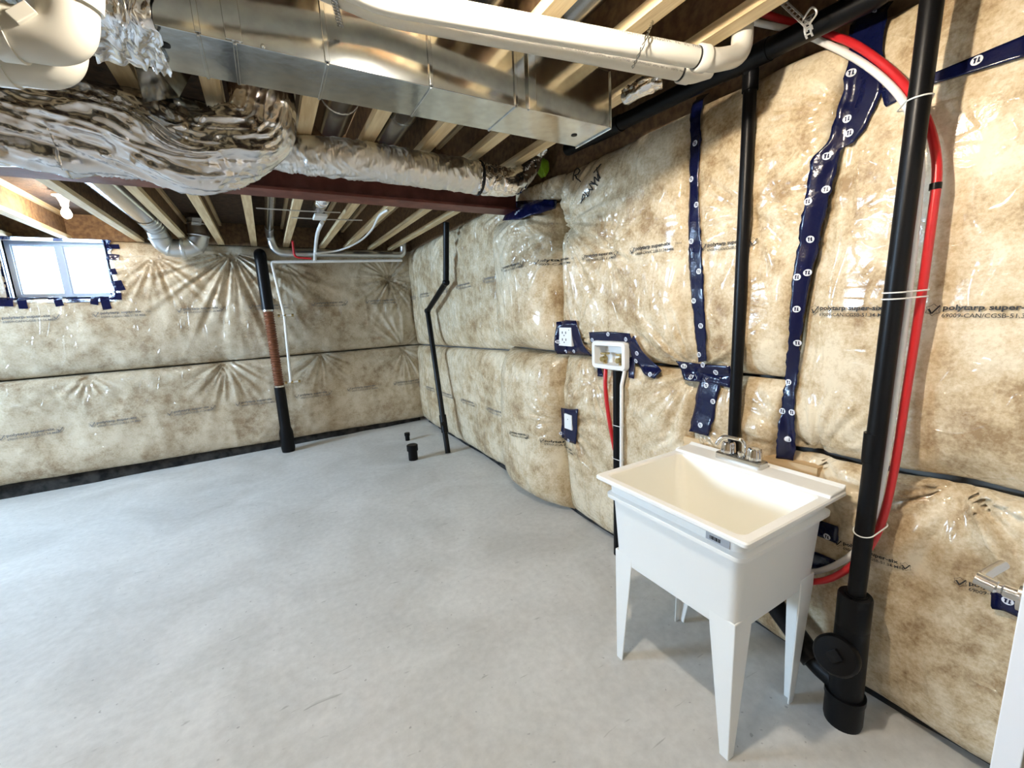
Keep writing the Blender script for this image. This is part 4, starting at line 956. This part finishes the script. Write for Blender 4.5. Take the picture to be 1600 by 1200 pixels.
pipe_thing('water_pipe', 'white water pipe right of the standpipe under the outlet box', 'pipe', [(xo+.012, yw, zb+.004), (xo-.008, yw+.004, zb-.08), (xo-.012, yw+.004, .6), (xo-.008, yw, .2)], .0110, 'wpex', seg=12)
for py_, lb in ((664, 'cable tie round the standpipe, the upper one'), (716, 'cable tie round the standpipe, the lower one')):
    tie(967, py_, xo, lambda z: [(xo+.004, ysp, .0304), (xo-.012, yw+.004-.004*max(0, .6-z)/.4, .0112)], lb)

# pine backing board behind the tub
yb0, zb0 = onX(1046, 690, 1.779)[1:]; yb1, zb1 = onX(1275, 758, 1.779)[1:]
b = MB(); th = .019
xb0 = 1.779
b.add([(xb0, yb0, .815), (xb0, yb1, .835), (xb0, yb1, .895), (xb0, yb0, .875), (xb0+.05, yb0, .815), (xb0+.05, yb1, .835), (xb0+.05, yb1, .895), (xb0+.05, yb0, .875)], [(0, 1, 2, 3), (7, 6, 5, 4), (0, 4, 5, 1), (1, 5, 6, 2), (2, 6, 7, 3), (3, 7, 4, 0)])
tag(b.build('backing_board', 'board'), 'pine board fixed to the wall behind the laundry tub', 'board')
# green scrap
q = onX(848, 262, 1.80)
b = MB().ball(q, .062, .5, .9, 1.0, 12); b.v = [tuple(np.array(v)+.014*np.array([float(vnoise(v[0]*60, v[1]*60+k, k)) for k in range(3)])) for v in b.v]
tag(b.build('plastic_scrap', 'green'), 'crumpled bright green plastic scrap tucked behind the foil elbow', 'scrap')

# ------------------------------------------------------------------ laundry tub
def loop_rr(x0, x1, y0, y1, z, r, n=6):
    P = []
    for cx, cy, a in ((x1-r, y1-r, 0), (x0+r, y1-r, 90), (x0+r, y0+r, 180), (x1-r, y0+r, 270)):
        for k in range(n+1): th = math.radians(a+90*k/n); P.append((cx+r*math.cos(th), cy+r*math.sin(th), z))
    return P
def loft(b, loops, cap0=True, cap1=True):
    n = len(loops[0]); vs_ = [p for l in loops for p in l]
    fs = [(k*n+i, k*n+(i+1) % n, (k+1)*n+(i+1) % n, (k+1)*n+i) for k in range(len(loops)-1) for i in range(n)]
    if cap0: fs.append(tuple(range(n))[::-1])
    if cap1: fs.append(tuple((len(loops)-1)*n+i for i in range(n)))
    return b.add(vs_, fs)
tx0, tx1, ty0, ty1, tz = 1.113, 1.725, .632, 1.283, .862
t = thing('laundry_tub', 'white moulded plastic laundry tub on four tapered legs', 'laundry tub', (1.42, .95, 0))
def ins(i, z, r, ib=None): return loop_rr(tx0+i, tx1-(ib if ib is not None else i), ty0+i, ty1-i, z, r)
b = MB()
loft(b, [ins(.062, .487, .03), ins(.060, .49, .032), ins(.046, .756, .034), ins(.044, .764, .034), ins(.026, .770, .034), ins(.025, .784, .034), ins(.038, .794, .034), ins(.036, .836, .034), ins(.034, .840, .034), ins(.004, .842, .014), ins(0, .847, .012), ins(0, .857, .012), ins(.004, .862, .012)], True, False)
ib = .118
loft(b, [ins(.004, .862, .012), ins(.030, .862, .03, ib), ins(.036, .857, .03, ib+.006)], False, False)
b.build('tub_body', 'tub', t, True, sharp=22)
b = MB(); loft(b, [ins(.036, .857, .03, ib+.006), ins(.040, .84, .035, ib+.01), ins(.062, .60, .05, ib+.03), ins(.085, .56, .06, ib+.05), ins(.11, .545, .06, ib+.07)], False, True)
b.build('basin', 'tubin', t, True)
MB().tube([(1.36, .955, .548), (1.36, .955, .552)], .035, 24).build('drain', 'chrome', t, True)
b = MB(); b.prism([(tx1-.118, .862), (tx1-.112, .872), (tx1-.02, .874), (tx1, .884), (tx1, .85), (tx1-.118, .85)], 1, ty0+.004, ty1-.004)
b.build('rear_deck', 'tub', t, bevel=.004)
for (sx, sy) in ((0, 0), (0, 1), (1, 0), (1, 1)):
    cx0 = tx0+.060 if sx == 0 else tx1-.060; cy0 = ty0+.060-.012 if sy == 0 else ty1-.060+.012
    fx = 1.172 if sx == 0 else 1.592; fy = .690 if sy == 0 else 1.222
    cx0 = tx0+.058 if sx == 0 else tx1-.058; cy0 = ty0+.056 if sy == 0 else ty1-.056
    dx, dy = (1 if sx == 0 else -1), (1 if sy == 0 else -1); b = MB(); th = .007
    def sec(cx, cy, wd, z): # L section
        return [(cx, cy, z), (cx+dx*wd, cy, z), (cx+dx*wd, cy+dy*th, z), (cx+dx*th, cy+dy*th, z), (cx+dx*th, cy+dy*wd, z), (cx, cy+dy*wd, z)]
    S = [sec(cx0, cy0, .095, .53), sec(cx0, cy0, .092, .48), sec(fx, fy, .034, .012), sec(fx, fy, .034, 0)]
    if dx*dy < 0: S = [list(reversed(q)) for q in S]
    loft(b, S); b.build('leg', 'tub', t, bevel=.004)
qa, qb = onX(1103, 828, tx0+.034), onX(1140, 850, tx0+.034)
st_ = MB().box(tx0+.034, tx0+.040, qb[1], qa[1], .797, .832).build('sticker', 'sticker', t)
b = MB()
for i in range(9): y = qa[1]-.015-.0035*i*1.2; b.box(tx0+.0330, tx0+.0345, y-.0008*(1+i % 3), y+.0008, .803, .815)
b.build('barcode', 'ink', st_)

# ------------------------------------------------------------------ faucet
fz = .874; fxc = 1.672; fy0, fy1 = .895, 1.098; fyc = (fy0+fy1)/2
t = thing('faucet', 'chrome two knob faucet on the back deck of the laundry tub', 'faucet', (fxc, fyc, fz))
loft(bb := MB(), [loop_rr(fxc-.03, fxc+.03, fy0, fy1, fz-.006, .012), loop_rr(fxc-.03, fxc+.03, fy0, fy1, fz+.022, .012), loop_rr(fxc-.026, fxc+.026, fy0+.004, fy1-.004, fz+.026, .01)]); bb.build('base', 'satin', t, True)
for y in (fy1-.045, fy0+.045):
    MB().tube([(fxc, y, fz+.02), (fxc, y, fz+.028), (fxc, y, fz+.030), (fxc, y, fz+.066), (fxc, y, fz+.074), (fxc, y, fz+.078)], [.018, .018, .029, .026, .023, .014], 48, disp=lambda s, th: .0016*math.cos(8*th)).build('knob', 'chrome', t, True)
MB().tube([(fxc-.002, fyc-.004, fz+.02), (fxc-.002, fyc-.004, fz+.045), (fxc-.002, fyc-.004, fz+.05)], [.016, .016, .011], 18).build('spout_hub', 'chrome', t, True)
MB().tube(resample(fillet([(fxc, fyc-.012, fz+.03), (fxc, fyc-.012, fz+.098), (fxc-.02, fyc+.075, fz+.102), (fxc-.03, fyc+.095, fz+.06)], .025), .006), .0085, 16).build('spout', 'chrome', t, True)

# ------------------------------------------------------------------ door at the right edge
dE = onZ(1592, 950, 1.0); ex, ey = dE[0], dE[1]
dd = np.array([.9986, -.052, 0]); dn = np.array([.052, .9986, 0])
t = thing('door_1', '', ''); struct(t); t.location = (ex, ey, 0)
def dp(s, n_, z): return np.array([ex, ey, 0])+dd*s+dn*n_+[0, 0, z]
MB().obox(dp(.33, -.0175, 1.015), dd*.33, dn*.0175, (0, 0, 1.005)).build('door_slab', 'door', t, bevel=.002)
for z0, z1 in ((.18, .9), (1.05, 1.85)):
    MB().obox(dp(.33, -.037, (z0+z1)/2), dd*.22, dn*.004, (0, 0, (z1-z0)/2)).build('panel', 'door', t, bevel=.004)
hz = 1.0
hs = .045
MB().tube([dp(hs, 0, hz), dp(hs, .009, hz)], .026, 28).build('rosette', 'satin', t, True)
MB().tube([dp(hs, .007, hz), dp(hs, .028, hz), dp(hs, .031, hz), dp(hs, .036, hz), dp(hs, .039, hz), dp(hs, .066, hz+.004)], [.012, .012, .009, .009, .0125, .0125], 24).build('handle_neck', 'satin', t, True)
MB().tube(crom([dp(hs, .058, hz+.003), dp(hs+.02, .060, hz+.003), dp(hs+.06, .060, hz), dp(hs+.11, .057, hz-.002)], 6), .0095, 16).build('lever', 'satin', t, True)
